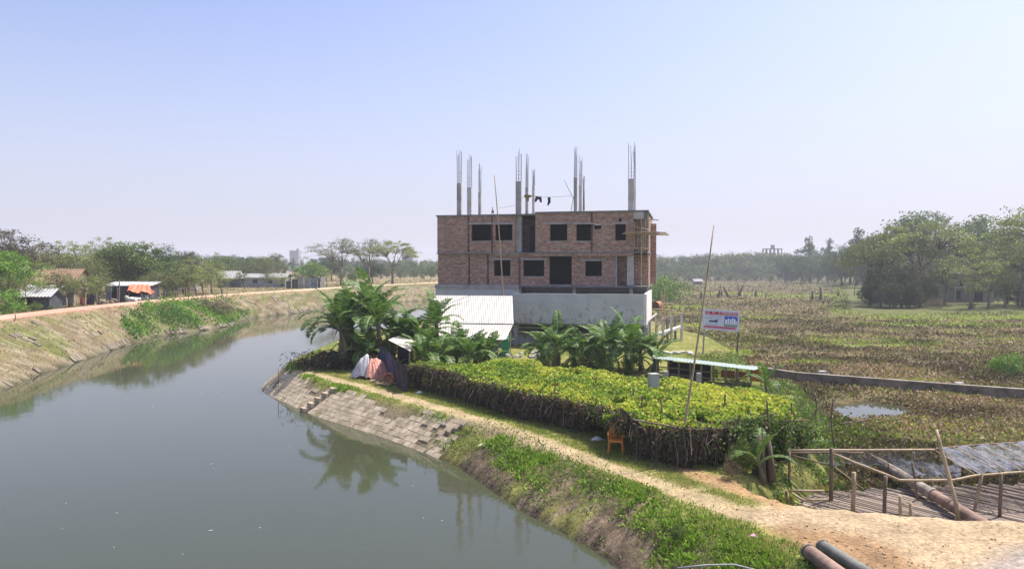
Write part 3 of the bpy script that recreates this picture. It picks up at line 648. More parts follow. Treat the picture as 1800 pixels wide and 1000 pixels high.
# ------------------------------------------------------------------ river bank: paved slope, steps
def arc(P, step):
    P = np.array(P, float); d = np.r_[0, np.cumsum(np.hypot(*np.diff(P, axis=0).T))]; s = np.arange(0, d[-1], step)
    return np.stack([np.interp(s, d, P[:, 0]), np.interp(s, d, P[:, 1])], 1)
rev = right_bank[10:21]                       # from the broken end (790,812) round the tip
rev_c = arc(rev, .46); 
for _ in range(6): rev_c[1:-1] = (rev_c[:-2] + rev_c[2:] + 2 * rev_c[1:-1]) / 4
tang = np.gradient(rev_c, axis=0); tang /= np.linalg.norm(tang, axis=1)[:, None]; nrm = np.stack([tang[:, 1], -tang[:, 0]], 1)
if not (sdist(upland, rev_c[10:11, 0] + nrm[10:11, 0], rev_c[10:11, 1] + nrm[10:11, 1])[0] > 0): nrm = -nrm
def stone_mat():
    m, N, Lk, B = mat('slope_stone'); g = N.new('ShaderNodeNewGeometry'); tc = N.new('ShaderNodeTexCoord')
    r = ramp(N, Lk, g.outputs['Random Per Island'], [(0, (.40, .32, .22)), (.5, (.48, .39, .27)), (1, (.55, .46, .33))])
    n = noise(N, Lk, 2.2, 7, tc.outputs['Object'], .7); r2 = ramp(N, Lk, n.outputs[0], [(.35, (.55, .55, .5)), (.65, (1.15, 1.15, 1.15))])
    c = mixc(N, Lk, 1.0, r.outputs[0], r2.outputs[0], 'MULTIPLY')
    n3 = noise(N, Lk, .8, 6, tc.outputs['Object'], .7); k = ramp(N, Lk, n3.outputs[0], [(.56, (0, 0, 0)), (.66, (.7, .7, .7))]); c = mixc(N, Lk, k.outputs[0], c, (.17, .15, .06))
    Lk.new(c, B.inputs['Base Color']); B.inputs['Roughness'].default_value = .95; n4 = noise(N, Lk, 12, 5, tc.outputs['Object']); bump(N, Lk, n4.outputs[0], .5, .03, B); return m
M['stone'] = stone_mat()
mb = MB(); ROWS = 8; slope_w = 1.5; sl_h = -WZ
for i in range(2, len(rev_c) - 2):
    for j in range(ROWS):
        if i < 8 and R.random() < .5 * (1 - i / 8): continue
        if R.random() < .02: continue
        a0, a1 = j / ROWS, (j + .93) / ROWS
        if i < 60 and a0 > .80 + .25 * math.sin(i * .37) + R.uniform(-.15, .15): continue
        w_ = .23 * R.uniform(.93, .985); jz = R.uniform(-.008, .012) ; tl = R.uniform(-.008, .008)
        c = rev_c[i] + tang[i] * (.23 * (j % 2)) ; V_ = []
        for (q, aa) in ((-w_, a0), (w_, a0), (w_, a1), (-w_, a1)):
            p = c + tang[i] * q + nrm[i] * (slope_w * aa - .05)
            V_.append((p[0], p[1], WZ - .05 + (sl_h + .03) * aa + .05 + jz + tl * (q > 0)))
        top = np.array(V_); bot = top.copy(); bot[:, 2] -= .22
        mb.add(np.concatenate([top, bot]), [(0, 1, 2, 3), (0, 4, 5, 1), (1, 5, 6, 2), (2, 6, 7, 3), (3, 7, 4, 0)])
tag(mb.build('paved_slope', M['stone']), kind='structure')
# broken paving on the left bank
lc = arc(left_bank[4:16], .62); lt = np.gradient(lc, axis=0); lt /= np.linalg.norm(lt, axis=1)[:, None]; ln_ = np.stack([-lt[:, 1], lt[:, 0]], 1)
zq = zones(lc[:, 0] + ln_[:, 0], lc[:, 1] + ln_[:, 1])
if zq['inR'].mean() > .5: ln_ = -ln_
cand = [(i, j) for i in range(len(lc)) for j in range(13)]; bx_ = np.array([lc[i] + ln_[i] * (.15 + j * .62) + lt[i] * (.3 * (j % 2)) for i, j in cand]); zq = zones(bx_[:, 0], bx_[:, 1]); zq2 = zones(bx_[:, 0] + np.repeat(ln_[:, 0], 13) * .3, bx_[:, 1] + np.repeat(ln_[:, 1], 13) * .3); nq = fbm(bx_[:, 0], bx_[:, 1], .28, 401)
mb = MB()
for q, (i, j) in enumerate(cand):
    if zq['inR'][q] or zq['t'][q] > .8 or nq[q] < (.50 if j < 1 else .68) or R.random() < .25: continue
    s_ = math.atan2(zq2['z'][q] - zq['z'][q], .3); nv = Vector((ln_[i][0] * math.cos(s_), ln_[i][1] * math.cos(s_), math.sin(s_))); tv = Vector((lt[i][0], lt[i][1], 0)); up_ = tv.cross(nv); up_ = up_ if up_.z > 0 else -up_
    c = Vector((bx_[q][0], bx_[q][1], zq['z'][q] + .02)) + up_ * R.uniform(-.045, .01); M3 = np.array([[tv.x, nv.x, up_.x], [tv.y, nv.y, up_.y], [tv.z, nv.z, up_.z]])
    mb.box(c, (.58 * R.uniform(.8, 1), .58 * R.uniform(.8, 1), .12), M=M3)
tag(mb.build('paved_slope', plain('old_paving', (.17, .14, .10), .95, .4, .6, .4, c2=(.27, .23, .17))), kind='structure')
# steps of thick blocks down the paved slope
p0 = np.array(at(540, 722, WZ)); k = int(np.argmin(np.hypot(*(rev_c - p0).T))); o0 = (rev_c[k][0], rev_c[k][1], WZ)
T = thing('bank_steps', 'worn concrete block steps going down the paved slope into the river near its tip', 'steps', o0)
for j in range(5):
    p = rev_c[k] + nrm[k] * (.0 + j * .33) + tang[k] * (-.12 * j); z = WZ + .10 + j * .23; mb = MB()
    mb.box((p[0], p[1], z), (.42, .5, .22), math.atan2(nrm[k][1], nrm[k][0]) + R.uniform(-.15, .15)); mb.build('step', M['stone'], T, o0)

# ------------------------------------------------------------------ scattering of ground plants
def fan(n, y0, y1, u0, u1, p=1.5):
    t = NR.random(n); y = (y0 ** (1 - p) + t * (y1 ** (1 - p) - y0 ** (1 - p))) ** (1 / (1 - p)); u = NR.uniform(u0, u1, n); return u * y, y
def cols(n, pal, jit=.15):
    pal = np.array(pal); k = NR.integers(0, len(pal), n); c = pal[k] * NR.uniform(1 - jit, 1 + jit, (n, 1)); return c
M['tuft'] = tintmat('ground_plants', .3)
# grass and weeds of both banks
x, y = fan(330000, 12, 75, -.75, .75, 1.6); Z = zones(x, y)
n3 = fbm(x, y, .8, 41, 5); nb = fbm(x, y, .22, 91, 4)
land = (~Z['left']) & (~Z['inR']) & (Z['up'] > 0) & (Z['up'] < 14)
dt = pl_dist(track, x, y); dp = sdist(dirt_poly, x, y); rd = np.maximum(sdist(red_a, x, y), sdist(red_b, x, y))
slope = (Z['tb'] < 1)
pave = slope & (Z['rough'] < .5)
nearpath = ss(2.4, .5, dt)
dens = np.where(slope, np.where(pave, ss(.80, 1.0, Z['tb'] + (nb - .5) * .9) * .8, .08 + .6 * ss(.46, .56, nb)), .6 * ss(.5, 1.4, dt) * ss(.3, .55, n3) + .08)
dens = np.where((dp > -.2 + (n3 - .5)) | (rd > -.1), .012, dens)
crest = (Z['dR'] < 2.9) & (Z['dR'] > 1.3); dens = np.where(crest & (dp < -.2), np.maximum(dens, .75 * ss(.3, .8, dt)), dens)
keep = land & (NR.random(len(x)) < dens); x, y = x[keep], y[keep]; zt = Z['z'][keep]; sl_ = slope[keep]; cr = crest[keep]; yb = nb[keep]; pv = pave[keep]
n = len(x); P = np.stack([x, y, zt], 1)
size = np.where(sl_ & ~pv, .095, np.where(cr, .09, .06)) * NR.uniform(.6, 1.4, n) * (1 + y / 80)
Q = leafq(P - [0, 0, .02], size, up=1.2, asp=.22)
pal_g = cols(n, [(.14, .26, .03), (.19, .32, .04), (.27, .37, .06), (.1, .19, .03), (.32, .32, .1)]); pal_d = cols(n, [(.09, .16, .03), (.14, .23, .04), (.18, .28, .05), (.26, .22, .1)])
pal_y = cols(n, [(.26, .26, .08), (.33, .29, .12), (.19, .24, .06), (.38, .32, .17)])
darkm = (sl_ & ~pv) & (fbm(x, y, .5, 111) < .53)
C = np.where(darkm[:, None], pal_d, np.where((sl_ | cr)[:, None], pal_g, pal_y))
tag(quads('grass', Q, M['tuft'], cols=C), kind='stuff')
# short bright grass along the crest, the verges and the near slope
ba = arc(right_bank[2:20], .05); dd_ = np.hypot(ba[:, 0], ba[:, 1]); pw = 1 / dd_ ** 1.2; pw[dd_ < 14] = 0; pw /= pw.sum()
n = 330000; i = np.minimum(NR.choice(len(ba), n, p=pw), len(ba) - 2); tg = ba[i + 1] - ba[i]; tg /= np.linalg.norm(tg, axis=1)[:, None]; off = NR.random(n) ** .8 * 6.5
sg = 1.0 if sdist(upland, (ba[500:501, 0] - (ba[501] - ba[500])[1] * 20), (ba[500:501, 1] + (ba[501] - ba[500])[0] * 20))[0] > 0 else -1.0
x = ba[i, 0] - tg[:, 1] * off * sg; y = ba[i, 1] + tg[:, 0] * off * sg; Z = zones(x, y); n3 = fbm(x, y, .8, 41, 5); nb = fbm(x, y, .5, 321, 4); dt = pl_dist(track, x, y)
dp = sdist(dirt_poly, x, y); rd = np.maximum(sdist(red_a, x, y), sdist(red_b, x, y)); on = Z['rough'] > .5
hi = np.where(on, ss(.2, .6, Z['tb'] + (nb - .5) * 1.3), ss(.78, 1.0, Z['tb'] + (nb - .5) * .7))
dens = hi * ss(.33, .62, dt + (n3 - .5) * .4) * (.35 + .65 * ss(.3, .5, n3)) * ss(.1, -.5, dp + (n3 - .5) * 1.6) * ss(.1, -.3, rd)
k = (~Z['inR']) & (Z['up'] > .3) & (NR.random(n) < dens); x, y = x[k], y[k]; n = len(x); near = ss(3.2, 1.2, Z['dR'][k])[:, None]
P = np.stack([x, y, Z['z'][k] - .01], 1); sz = (.045 + .05 * near[:, 0] * (fbm(x, y, .9, 331) > .5)) * NR.uniform(.6, 1.6, n) * (1 + y / 60)
C = np.where(NR.random((n, 1)) < near * .8 + .1, cols(n, [(.2, .36, .03), (.27, .44, .05), (.35, .48, .07), (.15, .27, .03)]), cols(n, [(.36, .36, .1), (.28, .33, .07), (.44, .39, .15), (.22, .27, .05)]))
tag(quads('short_grass', leafq(P, sz, up=1.1, asp=.25), M['tuft'], cols=C), kind='stuff')
# rank weeds along the marsh edge right of the trellis
x, y = fan(160000, 18, 50, .2, .5, 1.3); Z = zones(x, y)
m_ = (~Z['left']) & (Z['dR'] > 6) & (Z['up'] < 2.6) & (Z['up'] > -1.2) & (sdist(dirt_poly, x, y) < -.5) & (sdist(red_a, x, y) < -.2) & (~inside([at(1388, 868, -.85), at(1466, 862, -.85), at(1640, 853, -.85), at(1990, 846, -.85), (17.5, 18.2), (12.4, 18.1), (9.0, 19.4), at(1392, 884, -.85)], x, y)) & (fbm(x, y, .7, 411) > .42)
x, y = x[m_], y[m_]; n = len(x); hg = .45 * ss(.42, .65, fbm(x, y, .7, 411))
tag(quads('marsh_edge_weeds', leafq(np.stack([x, y, Z['z'][m_] + NR.random(n) * hg], 1), NR.uniform(.06, .15, n), up=.5, asp=.45), M['tuft'], cols=cols(n, [(.1, .2, .03), (.16, .28, .04), (.24, .36, .06), (.07, .12, .03), (.26, .22, .12)])), kind='stuff')
# broad-leaved weeds on the earth bank
x, y = fan(70000, 12, 31, -.1, .5, 1.3); Z = zones(x, y)
m_ = (~Z['left']) & (~Z['inR']) & (Z['dR'] < 2.1) & (Z['dR'] > .12) & (Z['rough'] > .4) & (fbm(x, y, .6, 131) > .51)
x, y = x[m_], y[m_]; n = len(x); hgt = fbm(x, y, .9, 141) * .4 * ss(.47, .62, fbm(x, y, .6, 131))
P = np.stack([x, y, Z['z'][m_] + NR.random(n) * hgt], 1)
tag(quads('weeds', leafq(P, NR.uniform(.04, .085, n), asp=.6), M['tuft'], cols=cols(n, [(.08, .15, .03), (.12, .2, .035), (.18, .28, .05), (.05, .1, .025)])), kind='stuff')
# left bank
x, y = fan(300000, 42, 260, -.85, .2, 1.7); Z = zones(x, y)
nb = fbm(x, y, .16, 151, 4); n3 = fbm(x, y, .7, 161)
px_ = 900 + FPX * x / y
gz = Z['strip'] * ss(200, 240, px_) * ss(440, 400, px_) * ss(.95, .8, Z['t'])
dens = np.where(Z['strip'], .16 + .84 * ss(.50, .60, nb) * ss(.40, .5, n3), .6 * ss(.4, .6, n3) * ss(1.9, 3, Z['dRd'])) ; dens = np.maximum(dens, gz)
keep = Z['left'] & (Z['dRd'] > 1.6) & (NR.random(len(x)) < dens); x, y = x[keep], y[keep]; n = len(x); g_ = gz[keep]
tl = g_ * (.2 + .9 * ss(.42, .6, fbm(x, y, .35, 171)))
P = np.stack([x, y, Z['z'][keep] + NR.random(n) * tl], 1); size = (.13 + .05 * g_) * NR.uniform(.6, 1.5, n) * (y / 60) ** .8
C = np.where((g_ > .4)[:, None], cols(n, [(.08, .2, .02), (.13, .27, .025), (.17, .3, .03), (.05, .12, .02)]), cols(n, [(.13, .14, .04), (.18, .17, .07), (.1, .13, .03), (.24, .19, .1)]))
tag(quads('bank_weeds', leafq(P, size, up=.8, asp=.45), M['tuft'], cols=C), kind='stuff')
# bright creeper and grass patch between the road and the water on the left bank
n = 90000; y = NR.uniform(70, 125, n); x = y * NR.uniform((212 - 900) / FPX, (438 - 900) / FPX, n); Z = zones(x, y); px_ = 900 + FPX * x / y
tp_ = Z['t'] + (fbm(x, y, .25, 341) - .5) * .5; lim = np.interp(px_, [212, 250, 330, 380, 438], [.5, .9, .85, .5, .25])
k = Z['strip'] & (tp_ < lim) & (fbm(x, y, .5, 351) > .36); x, y = x[k], y[k]; n = len(x); hz = .1 + 1.1 * ss(.45, .65, fbm(x, y, .3, 361)) * ss(400, 330, px_[k])
C = np.where(fbm(x, y, .35, 371)[:, None] > .53, cols(n, [(.06, .16, .02), (.09, .22, .03)]), cols(n, [(.16, .36, .03), (.22, .42, .04), (.12, .28, .03), (.3, .44, .07)]))
tag(quads('bank_creeper', leafq(np.stack([x, y, Z['z'][k] + NR.random(n) * hz], 1), NR.uniform(.12, .26, n), up=.4, asp=.6), M['tuft'], cols=C), kind='stuff')
# wetland : water hyacinth and dead leaves
x, y = fan(620000, 20, 460, .1, .95, 2.0); Z = zones(x, y)
dk = [at(1388, 868, -.85), at(1466, 862, -.85), at(1640, 853, -.85), at(1990, 846, -.85), (17.5, 18.2), (12.4, 18.1), (9.0, 19.4), at(1392, 884, -.85)]
keep = (~inside(dk, x, y)) & (~Z['left']) & (Z['up'] < -.7) & (Z['pd'] < -.45) & (Z['z'] < -.6) & (~Z['inR']); keep &= NR.random(len(x)) < np.clip(.5 + 2.6 * (fbm(x, y, .5, 181) - .42), 0, 1)
x, y = x[keep], y[keep]; n = len(x)
grn = np.maximum(ss(.58, .68, fbm(x * .45, y, .10, 71, 4)) * .6, greenp(x, y)) ; grn2 = ss(.55, .65, fbm(x, y, .25, 191)) * .3
gp = (NR.random(n) < np.maximum(grn * .85, grn2 * .5) + .06)
hz = fbm(x, y, 1.2, 201) * .22 * (.4 + 1.2 * fbm(x, y, .3, 451))
P = np.stack([x, y, Z['z'][keep] + NR.random(n) * hz + .02], 1)
size = NR.uniform(.09, .2, n) * np.maximum(1, (y / 38)) ** .7
gp |= (Z['il'][keep] > -2) & (NR.random(n) < .6)
C = np.where(gp[:, None], cols(n, [(.24, .31, .05), (.31, .38, .06), (.16, .22, .05)]), cols(n, [(.25, .175, .095), (.16, .12, .065), (.32, .235, .14), (.10, .095, .04), (.17, .17, .07), (.37, .29, .2), (.2, .165, .08), (.13, .13, .05)]))
zn = fbm(x, y, .16, 431, 4); C = C * (.62 + .85 * ss(.38, .62, zn))[:, None] * np.where(fbm(x, y, .22, 441)[:, None] > .52, np.array([[1.0, .92, .92]]), np.array([[.92, .93, .82]]))
tag(quads('water_hyacinth', leafq(P, size, up=.12, asp=.6), M['tuft'], cols=C), kind='stuff')

# stones, clods and litter on the sandy track, scum on the water
mb = MB(); k = 0
while k < 300:
    px, py = R.uniform(1180, 1800), R.uniform(822, 998); x_, y_ = at(px, py, 0); a_ = np.array([x_]); b_ = np.array([y_])
    di = sdist(dirt_poly, a_, b_)[0]; rr_ = max(sdist(red_a, a_, b_)[0], sdist(red_b, a_, b_)[0])
    if di < -.3 and rr_ < -.2: continue
    if rr_ < -.1 and R.random() < .6: k += 1; continue
    q = R.uniform(.008, .026) * (1.5 if rr_ > 0 and R.random() < .3 else 1); mb.box((x_, y_, h1(x_, y_) + q * .3), (q * R.uniform(1, 2.4), q * R.uniform(.8, 1.5), q), R.uniform(0, 3)); k += 1
tag(mb.build('stones', plain('clods', (.26, .17, .1), .95, .5, .9, .4, c2=(.42, .33, .22))), kind='stuff')
mb = MB()
for k in range(26):
    px, py = R.uniform(0, 800), R.uniform(660, 990); x_, y_ = at(px, py, WZ)
    if sdist(river_poly, np.array([x_]), np.array([y_]))[0] < 1: continue
    q = R.uniform(.012, .04); mb.box((x_, y_, WZ + .002), (q * R.uniform(1, 3), q, .008), R.uniform(0, 3))
tag(mb.build('floating_litter', plain('litter', (.35, .34, .27), .8, .2, 1, 0)), kind='stuff')
# ------------------------------------------------------------------ vine garden (trellis)
TZ = 1.15
tp = [at(*p, TZ) for p in [(716, 640), (790, 655), (900, 682), (985, 697), (1060, 716), (1090, 735), (1140, 745), (1200, 755), (1275, 752), (1330, 740), (1395, 742)]]
tb_ = [at(*p, TZ) for p in [(1392, 712), (1345, 690), (1310, 682), (1235, 672), (1150, 662), (1000, 650), (900, 634), (800, 640), (730, 634)]]
tpoly = tp + tb_; tcx = sum(p[0] for p in tpoly) / len(tpoly); tcy = sum(p[1] for p in tpoly) / len(tpoly); O = (tcx, tcy, 0)
TR = thing('vine_trellis', 'long low trellis roofed with bright yellow green gourd vines beside the dirt track', 'trellis', O)
def tz(x, y): return TZ + (fbm(x, y, .35, 211) - .55) * .42 + (fbm(x, y, 1.5, 221) - .5) * .3
bbx = (min(p[0] for p in tpoly), max(p[0] for p in tpoly)); bby = (min(p[1] for p in tpoly), max(p[1] for p in tpoly))
n = 300000; x = NR.uniform(*bbx, n); y = bby[0] + (bby[1] - bby[0]) * NR.random(n) ** 1.25; k = inside(tpoly, x + (fbm(x, y, 1, 5) - .5) * .8, y + (fbm(x, y, 1, 6) - .5) * .5) & (fbm(x, y, 1.8, 231) > .37)
x, y = x[k], y[k]; n = len(x); dpt = NR.random(n) ** 1.5 * .28
P = np.stack([x, y, tz(x, y) - dpt + .05], 1)
yel = fbm(x, y, .5, 241)[:, None] > NR.uniform(.3, .75, (n, 1))
C = np.where(yel, cols(n, [(.46, .54, .05), (.58, .6, .08), (.36, .48, .045), (.66, .58, .12)], .25), cols(n, [(.17, .3, .03), (.24, .38, .04), (.3, .44, .05), (.1, .16, .03)], .25))
C = np.where(NR.random((n, 1)) < .04, np.array([[.3, .22, .1]]), C)
q_ = leafq(P, NR.uniform(.05, .10, n) * NR.choice([1, 1.3, 1.9], n), asp=.75); 
M['vine'] = tintmat('vine_leaves', .4, .5)
o = quads('vine_canopy', q_, M['vine'], TR, O, C); o['kind'] = 'stuff'
# dark sheet just under the vine leaves
g = 70; gx, gy = np.meshgrid(np.linspace(*bbx, g), np.linspace(*bby, g)); inn = inside(tpoly, gx, gy); gz_ = tz(gx, gy) - .22
mb = MB(); V_ = np.stack([gx, gy, gz_], -1).reshape(-1, 3); F = [(i * g + j, i * g + j + 1, (i + 1) * g + j + 1, (i + 1) * g + j) for i in range(g - 1) for j in range(g - 1) if inn[i, j] and inn[i + 1, j + 1] and inn[i, j + 1] and inn[i + 1, j]]
mb.add(V_, F); mb.build('dark_undersheet', plain('dark_undersheet', (.05, .055, .02), .95, .5, 2, .4), TR, O)
# posts sticking through
for (px, py, dz, r) in ((880, 660, .3, .025), (1045, 675, .3, .03), (1110, 700, .35, .03), (1165, 728, .5, .03), (1180, 690, .3, .025), (1274, 715, .45, .04), (1353, 745, .7, .035), (1395, 735, .5, .03),
                        (975, 690, .55, .03), (1125, 715, .4, .03), (1300, 745, .3, .03), (1240, 700, .25, .03), (1000, 660, .35, .025), (940, 650, .3, .025)):
    x_, y_ = at(px, py, TZ); mb = MB(); mb.tube([(x_, y_, -.1), (x_ + R.uniform(-.05, .05), y_, .7), (x_ + R.uniform(-.1, .1), y_, TZ + dz)], [r, r * .9, r * .8], 6); mb.build('post', M['bamboo_dark'], TR, O)
# side curtain of dark net and withered vines
def net_mat():
    m, N, Lk, B = mat('dark_net'); tc = N.new('ShaderNodeTexCoord'); n = noise(N, Lk, 2.5, 8, tc.outputs['Object'], .8)
    k = ramp(N, Lk, n.outputs[0], [(.48, (0, 0, 0)), (.6, (1, 1, 1))]); n2 = noise(N, Lk, 5, 5, tc.outputs['Object'])
    c = ramp(N, Lk, n2.outputs[0], [(.35, (.025, .02, .016)), (.65, (.10, .075, .055))]); Lk.new(c.outputs[0], B.inputs['Base Color']); B.inputs['Roughness'].default_value = .9
    t = N.new('ShaderNodeBsdfTransparent'); mx = N.new('ShaderNodeMixShader'); mf = N.new('ShaderNodeMath'); mf.operation = 'MULTIPLY'; mf.inputs[1].default_value = .55
    Lk.new(k.outputs[0], mf.inputs[0]); Lk.new(mf.outputs[0], mx.inputs[0]); Lk.new(B.outputs[0], mx.inputs[1]); Lk.new(t.outputs[0], mx.inputs[2]); Lk.new(mx.outputs[0], N['Material Output'].inputs[0]); return m
M['net'] = net_mat()
side = arc(tp[:6], .3); side2 = arc(tp[5:10], .25); 
def curtain(S, zb_fn, seed):
    mb = MB(); ks = 7; V_ = []
    for i, p in enumerate(S):
        z0 = zb_fn(i, p); z1 = float(tz(np.array([p[0]]), np.array([p[1]]))[0]) - .08 + .38 * max(0, 1 - abs(900 + FPX * p[0] / p[1] - 1092) / 45)
        for k in range(ks):
            t = k / (ks - 1); wv = .10 * math.sin(i * .9 + seed) * (1 - t) + .05 * math.sin(i * 2.3 + k)
            V_.append((p[0] + wv, p[1] - .03 + wv * .6, z0 + (z1 - z0) * t))
    F = [(i * ks + k, (i + 1) * ks + k, (i + 1) * ks + k + 1, i * ks + k + 1) for i in range(len(S) - 1) for k in range(ks - 1)]
    mb.add(V_, F); return mb.build('side_net', M['net'], TR, O, smooth=True)
def zlow(i, p): 
    g_ = h1(p[0], p[1]); px = 900 + FPX * p[0] / p[1]
    return g_ + .1 + .1 * math.sin(i * 1.7) + .95 * float(ss(1000, 1045, px) * ss(1122, 1100, px))
curtain(side, zlow, 0); curtain(side2, zlow, 2)
# withered hanging vines
pts = np.concatenate([side, side2]); n = 1500; i = NR.integers(0, len(pts) - 1, n); f = NR.random((n, 1)); Pp = pts[i] * (1 - f) + pts[i + 1] * f + NR.normal(0, .07, (n, 2)) + [-.03, -.06]
pxs = 900 + FPX * Pp[:, 0] / Pp[:, 1]; zt = tz(Pp[:, 0], Pp[:, 1]); L = NR.uniform(.3, 1.15, n); L = np.where((pxs > 1030) & (pxs < 1112), np.minimum(L, .35), L)
w_ = NR.uniform(.004, .012, n); sk = NR.normal(0, .2, (n, 2)); A = np.stack([Pp[:, 0] - w_, Pp[:, 1], zt], 1); Bq = np.stack([Pp[:, 0] + w_, Pp[:, 1], zt], 1)
Cq = Bq + np.stack([sk[:, 0], sk[:, 1], -L], 1); D = A + np.stack([sk[:, 0], sk[:, 1], -L], 1)
dq = leafq(np.stack([Pp[:, 0], Pp[:, 1] - .03, zt - NR.random(n) * L], 1).repeat(9, 0) + NR.normal(0, .1, (n * 9, 3)) * [1, .6, 1.5], NR.uniform(.06, .15, n * 9), asp=.5)
C = np.concatenate([cols(n, [(.14, .105, .07), (.08, .06, .045), (.26, .2, .14)]), np.where(NR.random((n * 9, 1)) < .05 + .6 * ss(.52, .66, fbm(dq[:, 0, 0], dq[:, 0, 2] * 2, .8, 421))[:, None], np.array([[.1, .16, .03]]), cols(n * 9, [(.11, .08, .055), (.06, .05, .03), (.22, .17, .11), (.045, .04, .025)]))])
o = quads('withered_vines', np.concatenate([np.stack([A, Bq, Cq, D], 1), dq]), M['tuft'], TR, O, C); o['kind'] = 'stuff'
mb = MB()
pr = [(p[0], p[1] - .08, TZ + .02 + .04 * math.sin(i_)) for i_, p in enumerate(arc(tp[5:11], .8))]; mb.tube(pr, .03, 5); mb.build('edge_pole', M['bamboo_dark'], TR, O)
# green fall of leaves at the right end
n = 16000; pe = arc([tp[8], tp[9], tp[10], (tp[10][0] + .5, tp[10][1] + 1.2)], .2); i = NR.integers(0, len(pe) - 1, n); t_ = NR.random(n)
P = np.stack([pe[i][:, 0] + NR.normal(0, .35, n), pe[i][:, 1] + NR.normal(0, .3, n), t_ * 1.4 - .25 + fbm(pe[i][:, 0] * 2, t_, 2, 3) * .3], 1)
P = P[fbm(P[:, 0], P[:, 2], 1.8, 251) > .42]
o = quads('vine_fall', leafq(P, NR.uniform(.06, .14, len(P)), asp=.6), M['vine'], TR, O, cols(len(P), [(.07, .13, .02), (.1, .19, .03), (.16, .24, .04), (.04, .07, .02), (.18, .15, .09)], .2)); o['kind'] = 'stuff'
# concrete stub rising out of the leaves
x_, y_ = at(1149, 683, TZ); mb = MB(); mb.box((x_, y_, .85), (.34, .34, 1.75), .3); mb.box((x_, y_, 1.74), (.38, .38, .05), .3); o = mb.build('concrete_stub', M['concrete'], None, (x_, y_, 0)); o.location = (x_, y_, 0)
tag(o, 'short square grey concrete post rising out of the green vine canopy', 'post')
# tall leaning pole standing in the vines
x_, y_ = at(1202, 752, TZ); pole('bamboo_pole', 'very tall thin leaning bamboo pole standing in the vines in front of the signboard', 'pole', (x_ - .15, y_ + .1, 0), tuple(atd(1255, 396, y_ + 1.2)), .042, .02, M['bamboo'], bend=.12)
# ------------------------------------------------------------------ banana plants
def banana_parts(seed, Hs, nl, L, dead=1, lean=.15, r=.13):
    rg = random.Random(seed); st = MB(); lv = MB(); rb = MB(); dd = MB()
    lx, ly = rg.uniform(-lean, lean), rg.uniform(-lean, lean)
    st.tube([(lx * t * t, ly * t * t, Hs * t) for t in (0, .25, .5, .75, 1)], [r * 1.25, r * 1.1, r, r * .8, r * .55], 9)
    top = Vector((lx, ly, Hs))
    def leaf(mb, az, e0, L_, wd, droop, z0):
        n = 12; p = Vector((lx * (z0 / Hs) ** 2, ly * (z0 / Hs) ** 2, z0)); e = e0; pts = [p.copy()]; pet = .28
        for k in range(n):
            p = p + Vector((math.cos(az) * math.cos(e), math.sin(az) * math.cos(e), math.sin(e))) * L_ / n; pts.append(p.copy()); e -= droop / n * (1 + k / n)
        rb.tube(pts, [.035 * (1 - i / (n + 1.5)) + .006 for i in range(n + 1)], 4)
        for sd in (-1, 1):
            m_ = 26; prev_gap = 0
            for k in range(m_):
                t0 = .16 + .84 * k / m_; t1 = .16 + .84 * (k + 1) / m_ - (.006 if rg.random() < .4 else 0) - (.02 if rg.random() < .12 else 0)
                if rg.random() < .03: continue
                def pt(t): i = min(n - 1, int(t * n)); f = t * n - i; return pts[i].lerp(pts[i + 1], f), (pts[min(i + 1, n)] - pts[i]).normalized()
                a_, d1 = pt(t0); b_, d2 = pt(t1)
                side = Vector((-math.sin(az), math.cos(az), 0)) * sd; up = side.cross(d1) * sd
                if up.z < 0: up = -up
                def wf(t): q = (t - .16) / .84; return wd * (max(0, math.sin(math.pi * min(1, q * .93 + .07))) ** .55)
                jd = rg.uniform(-.18, .1) - .1
                o1 = side + d1 * .25 + up * (.3 + jd); o2 = side + d2 * .25 + up * (.35 + jd + rg.uniform(-.05, .05))
                w0, w1 = wf(t0) * rg.uniform(.9, 1.05), wf(t1) * rg.uniform(.88, 1.05)
                m0 = a_ + o1 * w0 * .55; m1 = b_ + o2 * w1 * .55
                e0_ = m0 + (side + d1 * .2 - up * .15) * w0 * .45; e1_ = m1 + (side + d2 * .2 - up * .15) * w1 * .45
                mb.add([tuple(v) for v in (a_, b_, m1, m0, e1_, e0_)], [(0, 1, 2, 3), (3, 2, 4, 5)])
    a0 = rg.uniform(0, 6.28)
    for k in range(nl):
        q = k / max(1, nl - 1)
        leaf(lv, a0 + k * 2.4 + rg.uniform(-.25, .25), 1.5 - .85 * q + rg.uniform(-.1, .1), L * rg.uniform(.8, 1.08), .16 * L * rg.uniform(.85, 1.15), .65 + 1.05 * q + rg.uniform(-.2, .3), Hs * (.98 - .10 * q))
    for k in range(dead): leaf(dd, rg.uniform(0, 6.28), -.3, L * .7, .13, 1.1, Hs * .8)
    return st, lv, rb, dd
def banana_proto(seed, *a_, **k):
    st, lv, rb, dd = banana_parts(seed, *a_, **k)
    t = thing('banana_plant', None, 'banana plant'); st.build('stem', M['stem'], t, smooth=True); lf = lv.build('leaves', M['banana'], t); rb.build('midribs', M['rib'], lf)
    if dd.n: dd.build('withered_leaves', M['banana_dead'], t)
    return t
PR = [banana_proto(1, 2.3, 13, 2.7, 3), banana_proto(2, 2.7, 14, 2.7, 3), banana_proto(3, .8, 11, 2.2, 1), banana_proto(4, .6, 10, 1.9, 1), banana_proto(5, 1.3, 12, 2.5, 2), banana_proto(6, .45, 5, 1.0, 0, r=.06)]
G1 = 'banana plants at the river tip'; G2 = 'banana plants before the white shed'; G3 = 'banana plants before the grey forecourt wall'; G4 = 'young banana plants near the trellis'
